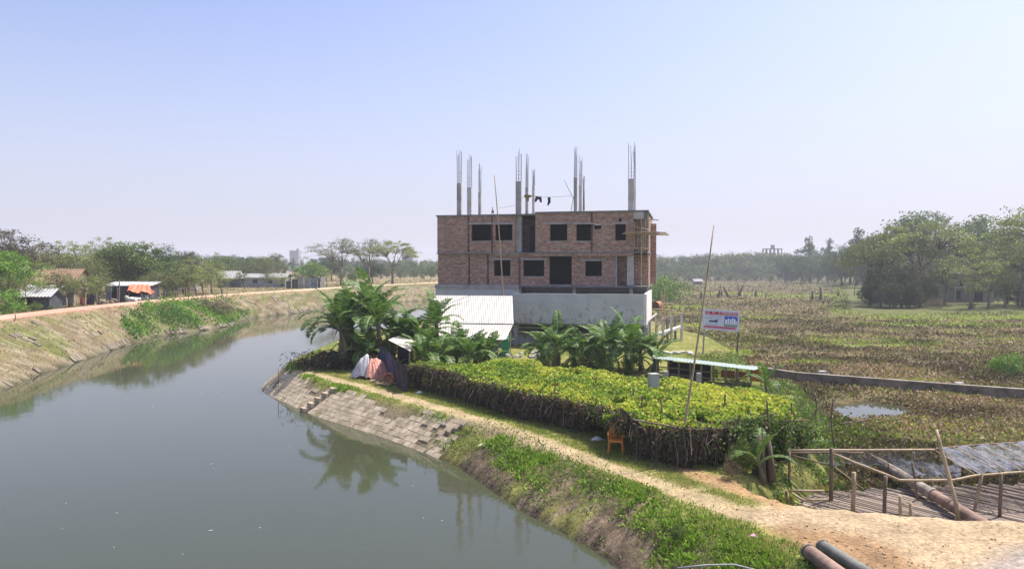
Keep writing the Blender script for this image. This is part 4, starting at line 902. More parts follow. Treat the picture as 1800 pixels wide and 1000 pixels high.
bl_ = [  # px base, depth, proto, scale, rotation, group, label
 (602, 44.5, 0, 1.12, .5, G1, 'leftmost tall banana plant at the river tip, its drooping leaves overhanging the water'),
 (622, 46.5, 1, 1.05, 2.1, G1, 'tall banana plant just behind the leftmost one of the river tip clump'),
 (650, 47.5, 1, 1.2, 4.0, G1, 'tallest banana plant in the middle of the river tip clump'),
 (668, 45.0, 0, 1.16, 1.2, G1, 'banana plant behind the covered heap, with upright fresh leaves'),
 (690, 47.0, 4, 1.25, 5.0, G1, 'rightmost banana plant of the river tip clump, reaching toward the white shed'),
 (640, 44.0, 2, 1.1, 3.3, G1, 'low dark banana plant at the foot of the river tip clump'),
 (745, 45.0, 4, 1.0, .4, G2, 'banana plant left of the white shed roof, beside the blue fence'),
 (770, 47.0, 1, .92, 2.2, G2, 'taller banana plant reaching over the left edge of the white shed roof'),
 (742, 42.0, 3, 1.2, 1.0, G2, 'small broad leaved banana plant right beside the dark fence corner'),
 (800, 45.0, 3, 1.25, 3.0, G2, 'banana plant with a bright upright leaf before the middle of the white roof'),
 (775, 42.5, 3, 1.15, 5.1, G2, 'low banana plant between the vines and the white shed, on the left'),
 (835, 44.5, 2, .95, 4.4, G2, 'banana plant standing before the right half of the white shed'),
 (862, 45.0, 3, 1.05, .2, G2, 'rightmost small banana plant before the green side of the shed'),
 (982, 44.0, 4, 1.0, 2.6, G3, 'single banana plant with one upright leaf before the grey forecourt wall'),
 (1040, 44.0, 3, 1.2, 4.6, G3, 'banana plant with yellow green leaves, left in the clump before the forecourt wall'),
 (1075, 42.5, 4, .98, 1.7, G3, 'middle banana plant of the clump before the grey forecourt wall'),
 (1105, 42.0, 4, 1.08, 3.9, G3, 'banana plant with long arching leaves at the right end of the forecourt clump'),
 (1128, 43.0, 2, 1.15, 5.6, G3, 'low banana plant beside the tin roofed coop, right in the forecourt clump'),
 (1010, 45.5, 3, 1.1, 5.9, G3, 'small banana plant right behind the single one before the forecourt wall'),
 (1352, 33.5, 5, 1.5, 1.1, G4, 'young bright banana plant at the right end of the tin roofed coop'),
 (1345, 21.2, 5, 1.35, 2.2, G4, 'young banana plant on a dark stump between the trellis and the bamboo frame'),
 (1440, 25.5, 5, .9, .3, G4, 'small banana shoot with two pale leaves behind the bamboo frame'),
]
usedp = set()
bl_ += [(950, 45.5, 3, 1.2, 2.0, G3, 'low banana plant at the left end of the forecourt row'), (1150, 42.5, 3, 1.15, .8, G3, 'small banana plant beside the left end of the coop roof'), (1060, 45.0, 2, 1.3, 3.1, G3, 'broad banana plant behind the middle of the forecourt clump'),
 (820, 43.5, 3, 1.1, 1.9, G2, 'low banana plant at the edge of the vines before the shed roof'), (722, 46.5, 4, 1.05, 3.7, G2, 'banana plant rising just behind the small white roofed hut'), (610, 47.5, 4, 1.3, 1.4, G1, 'banana plant at the back left of the river tip clump')]
for (px, d, k, s_, rz, g_, lb) in bl_:
    if g_ == G3: s_ *= .98
    o = PR[k] if k not in usedp else copy_tree(PR[k]); usedp.add(k)
    x_ = (px - 900) / FPX * d; o.location = (x_, d, h1(x_, d) - .03); o.scale = (s_,) * 3; o.rotation_euler = (0, 0, rz); tag(o, lb, 'banana plant', g_)
# stump mass beneath the trellis banana
x_, y_ = (1345 - 900) / FPX * 21.4, 21.4; z_ = h1(x_, y_)
mb = MB(); 
for k in range(10):
    a_ = R.uniform(0, 6.28); mb.tube([(x_ + .25 * math.cos(a_), y_ + .2 * math.sin(a_), z_ - .1), (x_ + .12 * math.cos(a_), y_ + .1 * math.sin(a_), z_ + R.uniform(.5, 1.25))], [.13, .05], 6)
o = mb.build('dead_stump', M['bark'], None, (x_, y_, z_), True); o.location = (x_, y_, z_); tag(o, 'dark clump of dead banana stems beside the bamboo frame posts', 'stump')

# ------------------------------------------------------------------ white roofed shed
def corr_mat(name, c, c2, rust=(.3, .22, .16), sc_=14):
    m, N, Lk, B = mat(name); tc = N.new('ShaderNodeTexCoord')
    n = noise(N, Lk, 1.3, 6, tc.outputs['Object']); r = ramp(N, Lk, n.outputs[0], [(.3, c), (.62, c2), (.8, rust)])
    Lk.new(r.outputs[0], B.inputs['Base Color']); B.inputs['Roughness'].default_value = .55; return m
M['tin_white'] = corr_mat('white_tin', (.42, .39, .34), (.56, .53, .47), (.34, .28, .21))
M['tin_green'] = corr_mat('pale_green_tin', (.2, .26, .235), (.3, .37, .33), (.2, .22, .2))
M['tin_grey'] = corr_mat('grey_tin', (.3, .3, .31), (.45, .45, .46))
M['green'] = plain('green_sheet', (.02, .25, .12), .5, .25, 3, .2)
M['blue'] = plain('blue_tarp', (.012, .016, .06), .6, .4, 1.5, .4, c2=(.025, .035, .14))
M['purple'] = plain('dull_purple_tarp', (.028, .018, .03), .7, .4, 1.5, .4)
def corrugated(p00, p10, p11, p01, pitch=.16, amp=.013, th=.012):
    """p00->p10 along the eaves, p01/p11 the upper edge; ridges run up the slope"""
    p00, p10, p11, p01 = map(Vector, (p00, p10, p11, p01)); nrm_ = (p10 - p00).cross(p01 - p00).normalized()
    if nrm_.z < 0: nrm_ = -nrm_
    k = int((p10 - p00).length / pitch * 4); mb = MB(); V_ = []
    for i in range(k + 1):
        t = i / k; h_ = nrm_ * amp * math.sin(i * math.pi / 2)
        a_ = p00.lerp(p10, t) + h_; b_ = p01.lerp(p11, t) + h_; V_ += [a_, b_, a_ - nrm_ * th, b_ - nrm_ * th]
    F = []
    for i in range(k):
        q = i * 4; F += [(q, q + 4, q + 5, q + 1), (q + 2, q + 3, q + 7, q + 6), (q, q + 2, q + 6, q + 4), (q + 1, q + 5, q + 7, q + 3)]
    mb.add([tuple(v) for v in V_], F); return mb
u00, u10, u11, u01 = atd(795, 568, 51.6), atd(903, 569, 50.9), atd(901, 520, 54.6), atd(762, 519, 55.3)
u00 = atd(768, 567, 51.8)
S0 = (u00.x, 53, 0); T = thing('roadside_shed', 'low shed under bleached white corrugated roof sheets in front of the brick building', 'shed', S0)
corrugated(u00, u10, u11, u01).build('roof', M['tin_white'], T, S0)
l0, l1, l2, l3 = atd(800, 596, 49.9), atd(889, 597, 49.2), atd(901, 571, 50.8), atd(770, 569, 51.7); l0 = atd(772, 595, 50)
corrugated(l0, l1, l2, l3).build('lower_roof', M['tin_white'], T, S0)
mb = MB(); mb.box(((l1.x + u10.x) / 2 - .12, 50.9, .62), (.05, 3.3, 1.3), -.02); mb.build('side_sheet', M['green'], T, S0)
mb = MB(); p_ = atd(888, 600, 49.3); mb.box((p_.x, 49.35, .55), (.5, .05, 1.15)); mb.build('door_sheet', M['green'], T, S0)
mb = MB(); mb.box(((l0.x + l1.x) / 2 - .4, 49.6, .55), (4.3, .06, 1.1)); mb.build('front_wall', M['concrete_dark'], T, S0)
mb = MB(); mb.box(((l0.x + l1.x) / 2 - .2, 55.2, 1.7), (4.6, .08, 3.4)); mb.build('rear_wall', M['concrete_dark'], T, S0)
for px, d in ((800, 50), (850, 50), (897, 51), (897, 54.2), (770, 54.8)):
    p_ = atd(px, 560, d); mb = MB(); mb.tube([(p_.x, d, 0), (p_.x, d, 1.3 if d < 51 else (1.9 if d < 53 else 3.4))], .05, 6); mb.build('post', M['bamboo'], T, S0)
# scaffolding stick and rubble by the green sheet
mb = MB(); 
for k in range(26):
    a_, c = at(R.uniform(885, 960), R.uniform(618, 632), .05); mb.box((a_, c, .05 + R.random() * .15), (R.uniform(.1, .4), R.uniform(.1, .3), R.uniform(.08, .2)), R.uniform(0, 3))
o = mb.build('rubble_heap', M['concrete_pale'], None, (*at(915, 626, 0), 0)); o.location = (*at(915, 626, 0), 0); tag(o, 'pale rubble and scraps heaped beside the green sheet of the white shed', 'rubble')

# ------------------------------------------------------------------ blue tarp fence and small hut behind it
def sheet_wall(name, label, cat, pts, z0, z1, m, amp=.08):
    P = arc(pts + [pts[-1]], .15); P = np.vstack([P, pts[-1]]); mb = MB(); V_ = []; ks = 5
    for i, p in enumerate(P):
        for k in range(ks):
            t = k / (ks - 1); wv = amp * math.sin(i * .8 + t * 2) ; zt_ = z1 + (.06 * math.sin(i * .35) if t == 1 else 0)
            V_.append((p[0] + wv * .4, p[1] + wv, z0 + (zt_ - z0) * t))
    F = [(i * ks + k, (i + 1) * ks + k, (i + 1) * ks + k + 1, i * ks + k + 1) for i in range(len(P) - 1) for k in range(ks - 1)]
    mb.add(V_, F); nV = [(v[0] + .01, v[1] + .03, v[2]) for v in V_]; mb.add(nV, [f[::-1] for f in F])
    o = mb.build(name, m, None, (*pts[0], 0), True); o.location = (*pts[0], 0); return tag(o, label, cat)
f0, f1, f2 = at(666, 654, 0), at(692, 676, 0), at(716, 690, 0)
sheet_wall('tarp_fence', 'tall dark blue tarp stretched as a fence behind the covered heap', 'fence', [f0, f1], .02, 1.5, M['blue'])
sheet_wall('tarp_fence', 'dull purple brown tarp closing the corner between the blue fence and the trellis', 'fence', [(f1[0] + .02, f1[1] - .05), (f2[0], f2[1] - .1)], .02, 1.3, M['purple'])
S0 = (*at(712, 655, 0), 0); T = thing('small_hut', 'tiny hut with a flat whitish tin roof peeping between the banana clumps', 'hut', S0)
r0_, r1_, r2_, r3_ = atd(682, 597, 42), atd(721, 617, 40.2), atd(735, 600, 43.5), atd(700, 590, 45.5)
corrugated(r0_, r1_, r2_, r3_).build('roof', M['tin_white'], T, S0)
mb = MB(); mb.box(((r0_.x + r1_.x) / 2 + .2, 41.6, .75), (1.2, .06, 1.5), -.9); mb.build('wall', M['purple'], T, S0)
for p_ in (r0_, r1_, r2_, r3_): mb = MB(); q = p_.lerp((r0_ + r2_) / 2, .1); mb.tube([(q.x, q.y, 0), (q.x, q.y, q.z - .02)], .04, 6); mb.build('post', M['wood'], T, S0)

# ------------------------------------------------------------------ covered heap
def mound(cx, cy, rx, ry, h_, a0, a1, seed, off=0.0, nn=44, ragged=.12):
    """crumpled sheet lying over a heap between two bearings"""
    mb = MB(); V_ = []; ks = 18
    for i in range(nn):
        a_ = a0 + (a1 - a0) * i / (nn - 1)
        for k in range(ks):
            t = k / (ks - 1) * (1 - ragged * (vn(np.array(a_ * 3), np.array(seed), 3)))
            rr = t ** .8; x_ = cx + rx * rr * math.cos(a_); y_ = cy + ry * rr * math.sin(a_)
            cr = float(fbm(np.array(x_ * 3.0), np.array(y_ * 3.0 + t * 2), 1.2, seed)) - .5
            fold = .06 * math.sin(a_ * 17 + seed + 3 * math.sin(a_ * 5)) * t
            V_.append((x_ + cr * .1, y_ + cr * .1, (h_ + off) * (1 - t ** 1.5) + cr * .55 * (1 - .5 * t) + fold + off * .5))
    F = [(i * ks + k, (i + 1) * ks + k, (i + 1) * ks + k + 1, i * ks + k + 1) for i in range(nn - 1) for k in range(ks - 1)]
    mb.add(V_, F); return mb
hc = at(646, 666, 0); hx, hy = hc[0], hc[1] + .5
mb = mound(hx, hy, .92, .8, 1.1, 0, 2 * math.pi, 5, 0); o = mb.build('straw_heap', plain('straw', (.12, .09, .06), .95, .5, 5, .6), None, (hx, hy, 0)); o.location = (hx, hy, 0); tag(o, 'dark straw and brush heap under the grey white and orange sheets by the bananas', 'heap')
mb = mound(hx - .08, hy, .97, .86, 1.12, 2.55, 5.05, 8, .05); o = mb.build('heap_cover', plain('white_sheet', (.42, .42, .43), .6, .35, 4, .5, c2=(.68, .67, .66), bd=.05), None, (hx, hy, 0), True); o.location = (hx, hy, 0); tag(o, 'crumpled greyish white plastic sheet over the left half of the heap', 'tarp')
mb = mound(hx + .15, hy - .08, 1.2, 1.0, 1.0, 4.6, 6.5, 12, .09); o = mb.build('heap_cover', plain('orange_sheet', (.6, .2, .14), .6, .3, 4, .5, c2=(.75, .38, .3), bd=.05), None, (hx, hy, 0), True); o.location = (hx, hy, 0); tag(o, 'faded orange red tarp over the right half of the heap', 'tarp')
mb = MB()
for k in range(40):
    a_, c = at(R.uniform(652, 700), R.uniform(668, 680), .05); mb.box((a_, c + .2, .04 + R.random() * .12), (R.uniform(.1, .5), R.uniform(.05, .2), R.uniform(.03, .1)), R.uniform(0, 3))
c_ = at(675, 675, 0); o = mb.build('firewood', plain('firewood', (.3, .19, .1), .9, .5, 4, .4, c2=(.5, .38, .25)), None, (*c_, 0)); o.location = (*c_, 0); tag(o, 'scattered planks and firewood at the foot of the orange tarp', 'firewood')
# round orange basket leaning there
mb = MB(); c_ = at(683, 676, 0); pts = [(c_[0] + .28 * math.cos(q * .5236), c_[1] - .05, .32 + .28 * math.sin(q * .5236)) for q in range(13)]; mb.tube(pts, .04, 5, cap=False)
for q in range(6): mb.tube([pts[q], pts[q + 6]], .015, 4)
o = mb.build('basket_frame', plain('orange_cane', (.45, .16, .04), .7, .3, 5, .2), None, (*c_, 0)); o.location = (*c_, 0); tag(o, 'round orange cane hoop leaning against the dark fence beside the firewood', 'basket')
# brush and dry leaves at the feet of the banana clump
n = 9000; P = np.stack([NR.normal(-10.2, 1.3, n), NR.normal(44.6, .9, n), NR.random(n) ** 2 * .9], 1); P = P[sdist(upland, P[:, 0], P[:, 1]) > 1.0]
tag(quads('dry_litter', leafq(P, NR.uniform(.1, .28, len(P)), asp=.3), M['tuft'], cols=cols(len(P), [(.1, .08, .055), (.06, .05, .035), (.16, .12, .08), (.05, .07, .025)])), kind='stuff')
# chairs
def chair(label, loc, rz, m, group=None, s_=1.0):
    T = thing('plastic_chair', label, 'chair', loc, rz, group); T.scale = (s_,) * 3
    mb = MB(); mb.box((0, 0, .43), (.44, .42, .03)); mb.box((0, -.2, .41), (.44, .03, .06)); mb.build('seat', m, T)
    mb = MB(); mb.box((-.2, .21, .66), (.045, .035, .46)); mb.box((.2, .21, .66), (.045, .035, .46)); mb.box((0, .215, .87), (.36, .03, .06)); mb.box((0, .215, .49), (.36, .028, .05))
    for k in (-.1, 0, .1): mb.box((k, .213, .68), (.05, .02, .33))
    mb.box((0, .214, .62), (.36, .018, .03)); mb.box((0, .214, .75), (.36, .018, .03)); mb.build('backrest', m, T)
    for sx_ in (-1, 1):
        for sy_ in (-1, 1): mb = MB(); mb.tube([(sx_ * .19, sy_ * .18, .43), (sx_ * .225, sy_ * .225, 0)], [.028, .02], 6); mb.build('leg', m, T)
        mb = MB(); mb.tube([(sx_ * .225, .2, .66), (sx_ * .235, -.1, .65), (sx_ * .225, -.2, .6), (sx_ * .2, -.2, .44)], .02, 6); mb.build('armrest', m, T)
M['chair'] = plain('orange_plastic', (.62, .22, .035), .45, .15, 3, 0)
c_ = at(1083, 797, 0); chair('orange plastic armchair standing alone under the edge of the trellis beside the track', (c_[0], c_[1], h1(*c_)), 2.9 + math.pi, M['chair'], s_=1.05)
c_ = at(568, 648, 0); chair('dark red chair standing in shade near the pointed river tip', (c_[0], c_[1] + .5, h1(c_[0], c_[1] + .5)), 1.2, plain('red_plastic', (.22, .03, .025), .5, .2, 3, 0), s_=1.05)

# ------------------------------------------------------------------ tin roofed coop
a_, b_ = atd(1149, 631, 40.2), atd(1325, 650, 36.2); c_, d_ = atd(1340, 645, 37.2), atd(1150, 626, 42.0)
d_ = atd(1147, 626.5, 41.9); c_ = atd(1341, 645.5, 37.6)
S0 = (a_.x, a_.y, 0); T = thing('animal_coop', 'long low open coop under a thin pale green tin roof beside the vines', 'coop', S0)
corrugated(a_ + Vector((0, 0, .05)), b_, c_, d_ + Vector((0, 0, .1)), .2, .008).build('roof', M['tin_green'], T, S0)
dirv = (b_ - a_); dirv.z = 0; dn_ = Vector((-dirv.y, dirv.x, 0)).normalized()
if dn_.y < 0: dn_ = -dn_
for i in range(9):
    for j in (0, 1):
        if j and i % 2: continue
        p_ = a_.lerp(b_, .03 + i * .117) + dn_ * (.08 + j * 1.2); g_ = h1(p_.x, p_.y); mb = MB(); mb.tube([(p_.x, p_.y, g_ - .1), (p_.x + R.uniform(-.03, .03), p_.y, p_.z - .02)], .05, 6); mb.build('post', M['wood'], T, S0)
for t0, t1, zz_, m_ in ((.02, .98, .30, 'wood'), (.02, .98, .62, 'bamboo_dark'), (.6, 1.0, .05, 'bamboo')):
    p_ = a_.lerp(b_, t0) + dn_ * .05; q = a_.lerp(b_, t1) + dn_ * .05; mb = MB(); mb.tube([(p_.x, p_.y, zz_), (q.x, q.y, zz_)], .03, 5); mb.build('rail', M[m_], T, S0)
p_ = a_ + dn_ * .15; mb = MB(); mb.box((p_.x + .05, p_.y, .45), (.3, .1, 1.0), -.8); mb.build('end_panel', plain('dark_green_board', (.02, .06, .045), .7, .3, 3, .2), T, S0)
mb = MB(); p_ = a_.lerp(b_, .25) + dn_ * 1.25; mb.box((p_.x, p_.y, .4), (2.6, .05, .8), math.atan2(dirv.y, dirv.x)); mb.build('back_panel', M['dark'], T, S0)
pal = [(.55, .42, .03), (.5, .12, .05), (.45, .1, .05), (.55, .2, .04), (.5, .13, .04)]
for k, (t_, w_, h_) in enumerate(((.535, .3, .42), (.66, .75, .36), (.8, .4, .3), (.93, .55, .6))):
    p_ = a_.lerp(b_, t_) + dn_ * 1.12; mb = MB(); mb.box((p_.x, p_.y, .42 + .04 * k), (w_, .04, h_), math.atan2(dirv.y, dirv.x) + R.uniform(-.1, .1)); V0 = (p_.x, p_.y, .42)
    o = mb.build('hanging_cloth', plain('cloth_%d' % k, pal[k], .9, .4, 5, .5), None, V0); o.location = V0
    tag(o, ['yellow cloth hung under the middle of the pale green coop roof', 'wide red cloth hung under the coop roof right of the yellow one', 'small red cloth hung between coop posts near the right end', 'orange red cloth hung at the right end of the coop'][k], 'cloth', 'cloths hanging in the coop')
p_ = at(1170, 686, .2); mb = MB(); mb.box((p_[0], p_[1], .55), (.22, .22, 1.1), .2); o = mb.build('concrete_stub', M['concrete'], None, (*p_, 0)); o.location = (*p_, 0); tag(o, 'small grey concrete post under the left end of the coop roof', 'post')
p_ = at(1228, 690, .3); mb = MB(); mb.box((p_[0], p_[1], .6), (.18, .18, 1.2), .2); o = mb.build('concrete_stub', M['concrete'], None, (*p_, 0)); o.location = (*p_, 0); tag(o, 'grey concrete post in the vines beside the leaning bamboo pole', 'post')

# ------------------------------------------------------------------ signboard
DS = 50.5
tl, tr, br, bl2 = atd(1237, 542.5, DS), atd(1300, 546.5, DS - .8), atd(1298.6, 583.5, DS - .8), atd(1233, 578, DS)
S0 = (tl.x, DS + .1, h1(tl.x, DS)); T = thing('signboard', 'white printed signboard with a blue picture on two posts at the wetland edge', 'signboard', S0)
def SB(u, v, off=0.0):
    top_ = tl.lerp(tr, u); bot_ = bl2.lerp(br, u); p_ = top_.lerp(bot_, v); n_ = (tr - tl).cross(bl2 - tl).normalized(); n_ = n_ if n_.y < 0 else -n_
    return p_ + n_ * off
def quad(mb, u0, v0, u1, v1, off, th=.004, sk=0):
    f_ = [SB(u0 + sk, v0, off), SB(u1 + sk, v0, off), SB(u1, v1, off), SB(u0, v1, off)]; b_ = [SB(u0 + sk, v0, off - th), SB(u1 + sk, v0, off - th), SB(u1, v1, off - th), SB(u0, v1, off - th)]
    mb.add([tuple(q) for q in f_ + b_], [(0, 1, 2, 3), (7, 6, 5, 4), (0, 4, 5, 1), (1, 5, 6, 2), (2, 6, 7, 3), (3, 7, 4, 0)])
def flat(name, c, r=.6): m, N, Lk, B = mat(name); B.inputs['Base Color'].default_value = (*c, 1); B.inputs['Roughness'].default_value = r; return m
mb = MB(); quad(mb, 0, 0, 1, 1, 0, .04); mb.build('board', flat('board_white', (.72, .72, .82)), T, S0)
red, navy, blue_, pinkm, grn_ = flat('print_red', (.55, .02, .07)), flat('print_navy', (.03, .04, .2)), flat('print_blue', (.03, .1, .62)), flat('print_pink', (.7, .22, .35)), flat('print_green', (.2, .35, .22))
pale = flat('print_pale', (.8, .83, .88))
mb = MB(); quad(mb, .06, .10, .955, .25, .006); mb.build('heading_band', red, T, S0)
mb = MB(); quad(mb, .05, .80, .93, .92, .006); mb.build('footer_band', pinkm, T, S0)
def glyphs(mb, u0, u1, v0, v1, n_, sd, off):
    rg = random.Random(sd); du = (u1 - u0) / n_
    for k in range(n_):
        if rg.random() < .12: continue
        a_ = u0 + k * du; wd = du * rg.uniform(.6, .9); quad(mb, a_, v0, a_ + wd + du * .1, v0 + (v1 - v0) * .22, off)            # head stroke
        t_ = rg.choice([0, 1, 2]); quad(mb, a_ + wd * .55, v0 + (v1 - v0) * .22, a_ + wd * .78, v1, off)
        if t_ != 1: quad(mb, a_, v0 + (v1 - v0) * .5, a_ + wd * .55, v0 + (v1 - v0) * .68, off)
        if t_ == 2: quad(mb, a_, v0 + (v1 - v0) * .5, a_ + wd * .18, v1, off)
mb = MB(); glyphs(mb, .09, .93, .125, .225, 26, 1, .012); mb.build('lettering', pale, T, S0)
mb = MB(); glyphs(mb, .10, .9, .825, .895, 34, 2, .012); mb.build('lettering', red, T, S0)
mb = MB(); glyphs(mb, .07, .52, .30, .37, 16, 3, .006); glyphs(mb, .54, .58, .30, .35, 2, 9, .006); glyphs(mb, .05, .5, .42, .48, 18, 4, .006); glyphs(mb, .10, .46, .70, .755, 15, 6, .006); glyphs(mb, .50, .58, .42, .47, 4, 7, .006); mb.build('lettering', flat('print_steel', (.25, .33, .6)), T, S0)
mb = MB(); quad(mb, .18, .54, .42, .62, .006, sk=.0); quad(mb, .34, .50, .42, .54, .006); mb.build('emblem_bar', navy, T, S0)
mb = MB(); quad(mb, .60, .29, .955, .78, .006); P_ = mb.build('picture', blue_, T, S0)
mb = MB()
for u0, u1, v in ((.62, .68, .45), (.69, .73, .38), (.745, .79, .42), (.80, .84, .36), (.85, .90, .40), (.905, .94, .50)): quad(mb, u0, v, u1, .70, .012)
mb.build('pictured_blocks', pale, P_, S0)
mb = MB(); quad(mb, .605, .68, .95, .775, .016); mb.build('pictured_lawn', grn_, P_, S0)
for u, px, py in ((.03, 1229, 622), (.98, 1296, 628)):
    p_ = SB(u, .02, -.09); mb = MB(); g_ = h1(p_.x, p_.y); mb.tube([(p_.x - .12, p_.y, g_ - .1), (p_.x - .04, p_.y, 1.4), (p_.x, p_.y, p_.z)], .06, 7); mb.build('post', M['bamboo_dark'] if u > .5 else M['concrete'], T, S0)
mb = MB(); a_, c_ = SB(-.01, .99, -.05), SB(1.01, .99, -.05); mb.tube([a_, c_], .03, 5); a_, c_ = SB(-.01, .02, -.05), SB(1.01, .02, -.05); mb.tube([a_, c_], .03, 5); mb.build('frame', M['bamboo'], T, S0)
# white scraps by the sign post
mb = MB()
for k in range(9): a_, c = at(R.uniform(1160, 1240), R.uniform(622, 627), 0); mb.box((a_, c + 1, .08), (R.uniform(.2, .5), .3, .1), R.uniform(0, 3))
c_ = at(1200, 624, 0); o = mb.build('scrap_heap', M['plaster_pale_and_sunlit'], None, (*c_, 0)); o.location = (*c_, 0); tag(o, 'white scraps dumped on the grass between the coop and the signboard post', 'scrap')

# ------------------------------------------------------------------ retaining wall in the wetland
wp = [at(*p, -.9) for p in [(1318, 655), (1400, 668), (1500, 676), (1600, 684), (1700, 692), (1860, 704)]]
S0 = (*wp[0], -1.0); T = thing('retaining_wall', 'low weathered concrete wall running out through the brown wetland', 'wall', S0)
mb = MB()
for (ax, ay), (bx, by) in zip(wp[:-1], wp[1:]):
    L = math.hypot(bx - ax, by - ay); k = int(L / 1.2)
    for i in range(k):
        t = (i + .5) / k; mb.box((ax + (bx - ax) * t, ay + (by - ay) * t, -.85 + R.uniform(-.02, .02)), (L / k + .02, .18, .75), math.atan2(by - ay, bx - ax) + R.uniform(-.01, .01))
mb.build('wall_panels', plain('concrete_sunlit_patches', (.15, .12, .09), .95, .4, 1.5, .4, c2=(.34, .28, .22)), T, S0)  # sunlit patches are put into the paler tone of the wall
mb = MB()
for (ax, ay), (bx, by) in zip(wp[:-1], wp[1:]): L = math.hypot(bx - ax, by - ay); mb.box(((ax + bx) / 2, (ay + by) / 2, -.44), (L, .26, .07), math.atan2(by - ay, bx - ax))
mb.build('coping', plain('old_coping', (.26, .22, .17), .95, .3, 1.5, .4, c2=(.46, .4, .33)), T, S0)
for t in (.24, .7):
    a_ = np.array(wp[0]); b_ = np.array(wp[-1]); px = 1318 + t * 520; q = at(px, 655 + (px - 1318) * .0915, -.9); mb = MB(); mb.box((q[0], q[1] - .2, -.75), (.4, .3, .8), .1); mb.build('buttress', M['concrete_pale'], T, S0)

# ------------------------------------------------------------------ bamboo frame with net, deck, pipes
def z1p(zx, zy): return (1350 + zx * .3, 700 + zy * .3)
def q1(zx, zy, d): return atd(*z1p(zx, zy), d)
GZ = -.98
S0 = (*at(1400, 880, GZ), GZ)
dk = [at(1388, 868, -.85), at(1466, 862, -.85), at(1640, 853, -.85), at(1990, 846, -.85), (17.5, 18.2), (12.4, 18.1), (9.0, 19.4), at(1392, 884, -.85)]
T = thing('bamboo_deck', 'flat deck of dark split bamboo lying over the marsh below the sandy track', 'deck', (*dk[0], -.9))
def slatmat():
    m, N, Lk, B = mat('deck_slats'); g = N.new('ShaderNodeNewGeometry'); r = ramp(N, Lk, g.outputs['Random Per Island'], [(0, (.09, .07, .055)), (.5, (.24, .19, .15)), (1, (.42, .34, .27))]); Lk.new(r.outputs[0], B.inputs['Base Color']); B.inputs['Roughness'].default_value = .85; return m
M['slat'] = slatmat()
mb = MB(); dxy = np.array(at(1560, 905, -.85)) - np.array(at(1400, 862, -.85)); ang = math.atan2(dxy[1], dxy[0]); ca, sa = math.cos(ang), math.sin(ang)
for k in range(-60, 110):
    o_ = (10 - sa * k * .085, 21 + ca * k * .085); ts = np.linspace(-14, 14, 113); X_ = o_[0] + ca * ts; Y_ = o_[1] + sa * ts; i_ = inside(dk, X_, Y_)
    if i_.sum() > 2:
        t0, t1 = ts[i_][0], ts[i_][-1]
        if R.random() < .05: continue
        cutn = R.uniform(t0, t1) if R.random() < .5 else t1
        for (s0, s1) in ((t0, cutn), (cutn + .03, t1)):
            if s1 - s0 > .3: mb.tube([(o_[0] + ca * s0, o_[1] + sa * s0, -.86 + R.uniform(-.02, .03)), (o_[0] + ca * s1, o_[1] + sa * s1, -.86 + R.uniform(-.02, .03))], R.uniform(.022, .036), 5)
mb.build('slats', M['slat'], T, (*dk[0], -.9))
mb = MB(); 
for i in range(len(dk)): pass
mb.tube([(*dk[0], -.93), (*dk[1], -.95), (*dk[3], -.95)], .05, 5); mb.tube([(*at(1420, 900, -.95), -.95), (*at(1780, 900, -.95), -.95)], .05, 5); mb.build('bearers', M['bamboo_dark'], T, (*dk[0], -.9))
T = thing('bamboo_rack', 'rickety frame of bamboo posts and rails above the split bamboo deck', 'frame', S0)
def bp(name, pts, r, m='bamboo', par=None):
    mb = MB(); V_ = [Vector(p) for p in pts]; full = [V_[0]]
    for a_, b_ in zip(V_[:-1], V_[1:]):
        for k in (1, 2, 3): full.append(a_.lerp(b_, k / 3) + (Vector((R.uniform(-.012, .012), 0, R.uniform(-.012, .012))) if k < 3 else Vector()))
    mb.tube(full, r * (.78 if 'rail' in name or name in ('brace', 'net_stretcher') else .85), 7); return mb.build(name, M[m], par or T, S0, True)
posts = [(125, 310, 620, 21.9, .045, 'bamboo_dark'), (108, 540, 612, 21.2, .05, 'bamboo_dark'), (372, 290, 615, 21.6, .07, 'bamboo_dark'), (503, 432, 650, 20.6, .07, 'bamboo'), (705, 345, 470, 23.5, .03, 'bamboo_dark'), (690, 455, 690, 20.4, .06, 'bamboo_dark'),
         (775, 570, 695, 19.6, .05, 'bamboo'), (836, 610, 698, 19.5, .05, 'bamboo'), (845, 375, 640, 21.5, .04, 'bamboo_dark'), (1255, 440, 680, 20.6, .05, 'bamboo'), (1365, 440, 715, 20.2, .055, 'bamboo_dark'), (1290, 330, 420, 26, .03, 'bamboo_dark'), (880, 350, 400, 25.5, .04, 'bamboo_dark'), (855, 315, 400, 26, .05, 'bamboo')]
for zx, zt, zb_, d, r, m_ in posts:
    p1 = q1(zx, zt, d); p0 = q1(zx - (55 if zx == 1255 else (-40 if zx == 845 else R.uniform(-8, 8))), zb_, d); p0.z = min(p0.z, h1(p0.x, p0.y) - .1) if d < 23 else p0.z - .6
    bp('post', [p0, p1], r, m_)
bp('long_rail', [q1(112, 305, 22.2), q1(550, 303, 22.4), q1(975, 300, 22.6)], .045)
bp('long_rail', [q1(130, 320, 22.0), q1(380, 315, 22.2), q1(560, 318, 22.3)], .035, 'bamboo_dark')
bp('front_rail', [q1(385, 325, 21.5), q1(560, 395, 21), q1(770, 478, 20.6), q1(1080, 478, 20.4), q1(1220, 450, 20.6), q1(1500, 430, 20.8), q1(1700, 420, 21)], .045)
bp('far_rail', [q1(975, 300, 22.6), q1(1080, 285, 24), q1(1500, 255, 26), q1(1760, 240, 27)], .04, 'bamboo_dark')
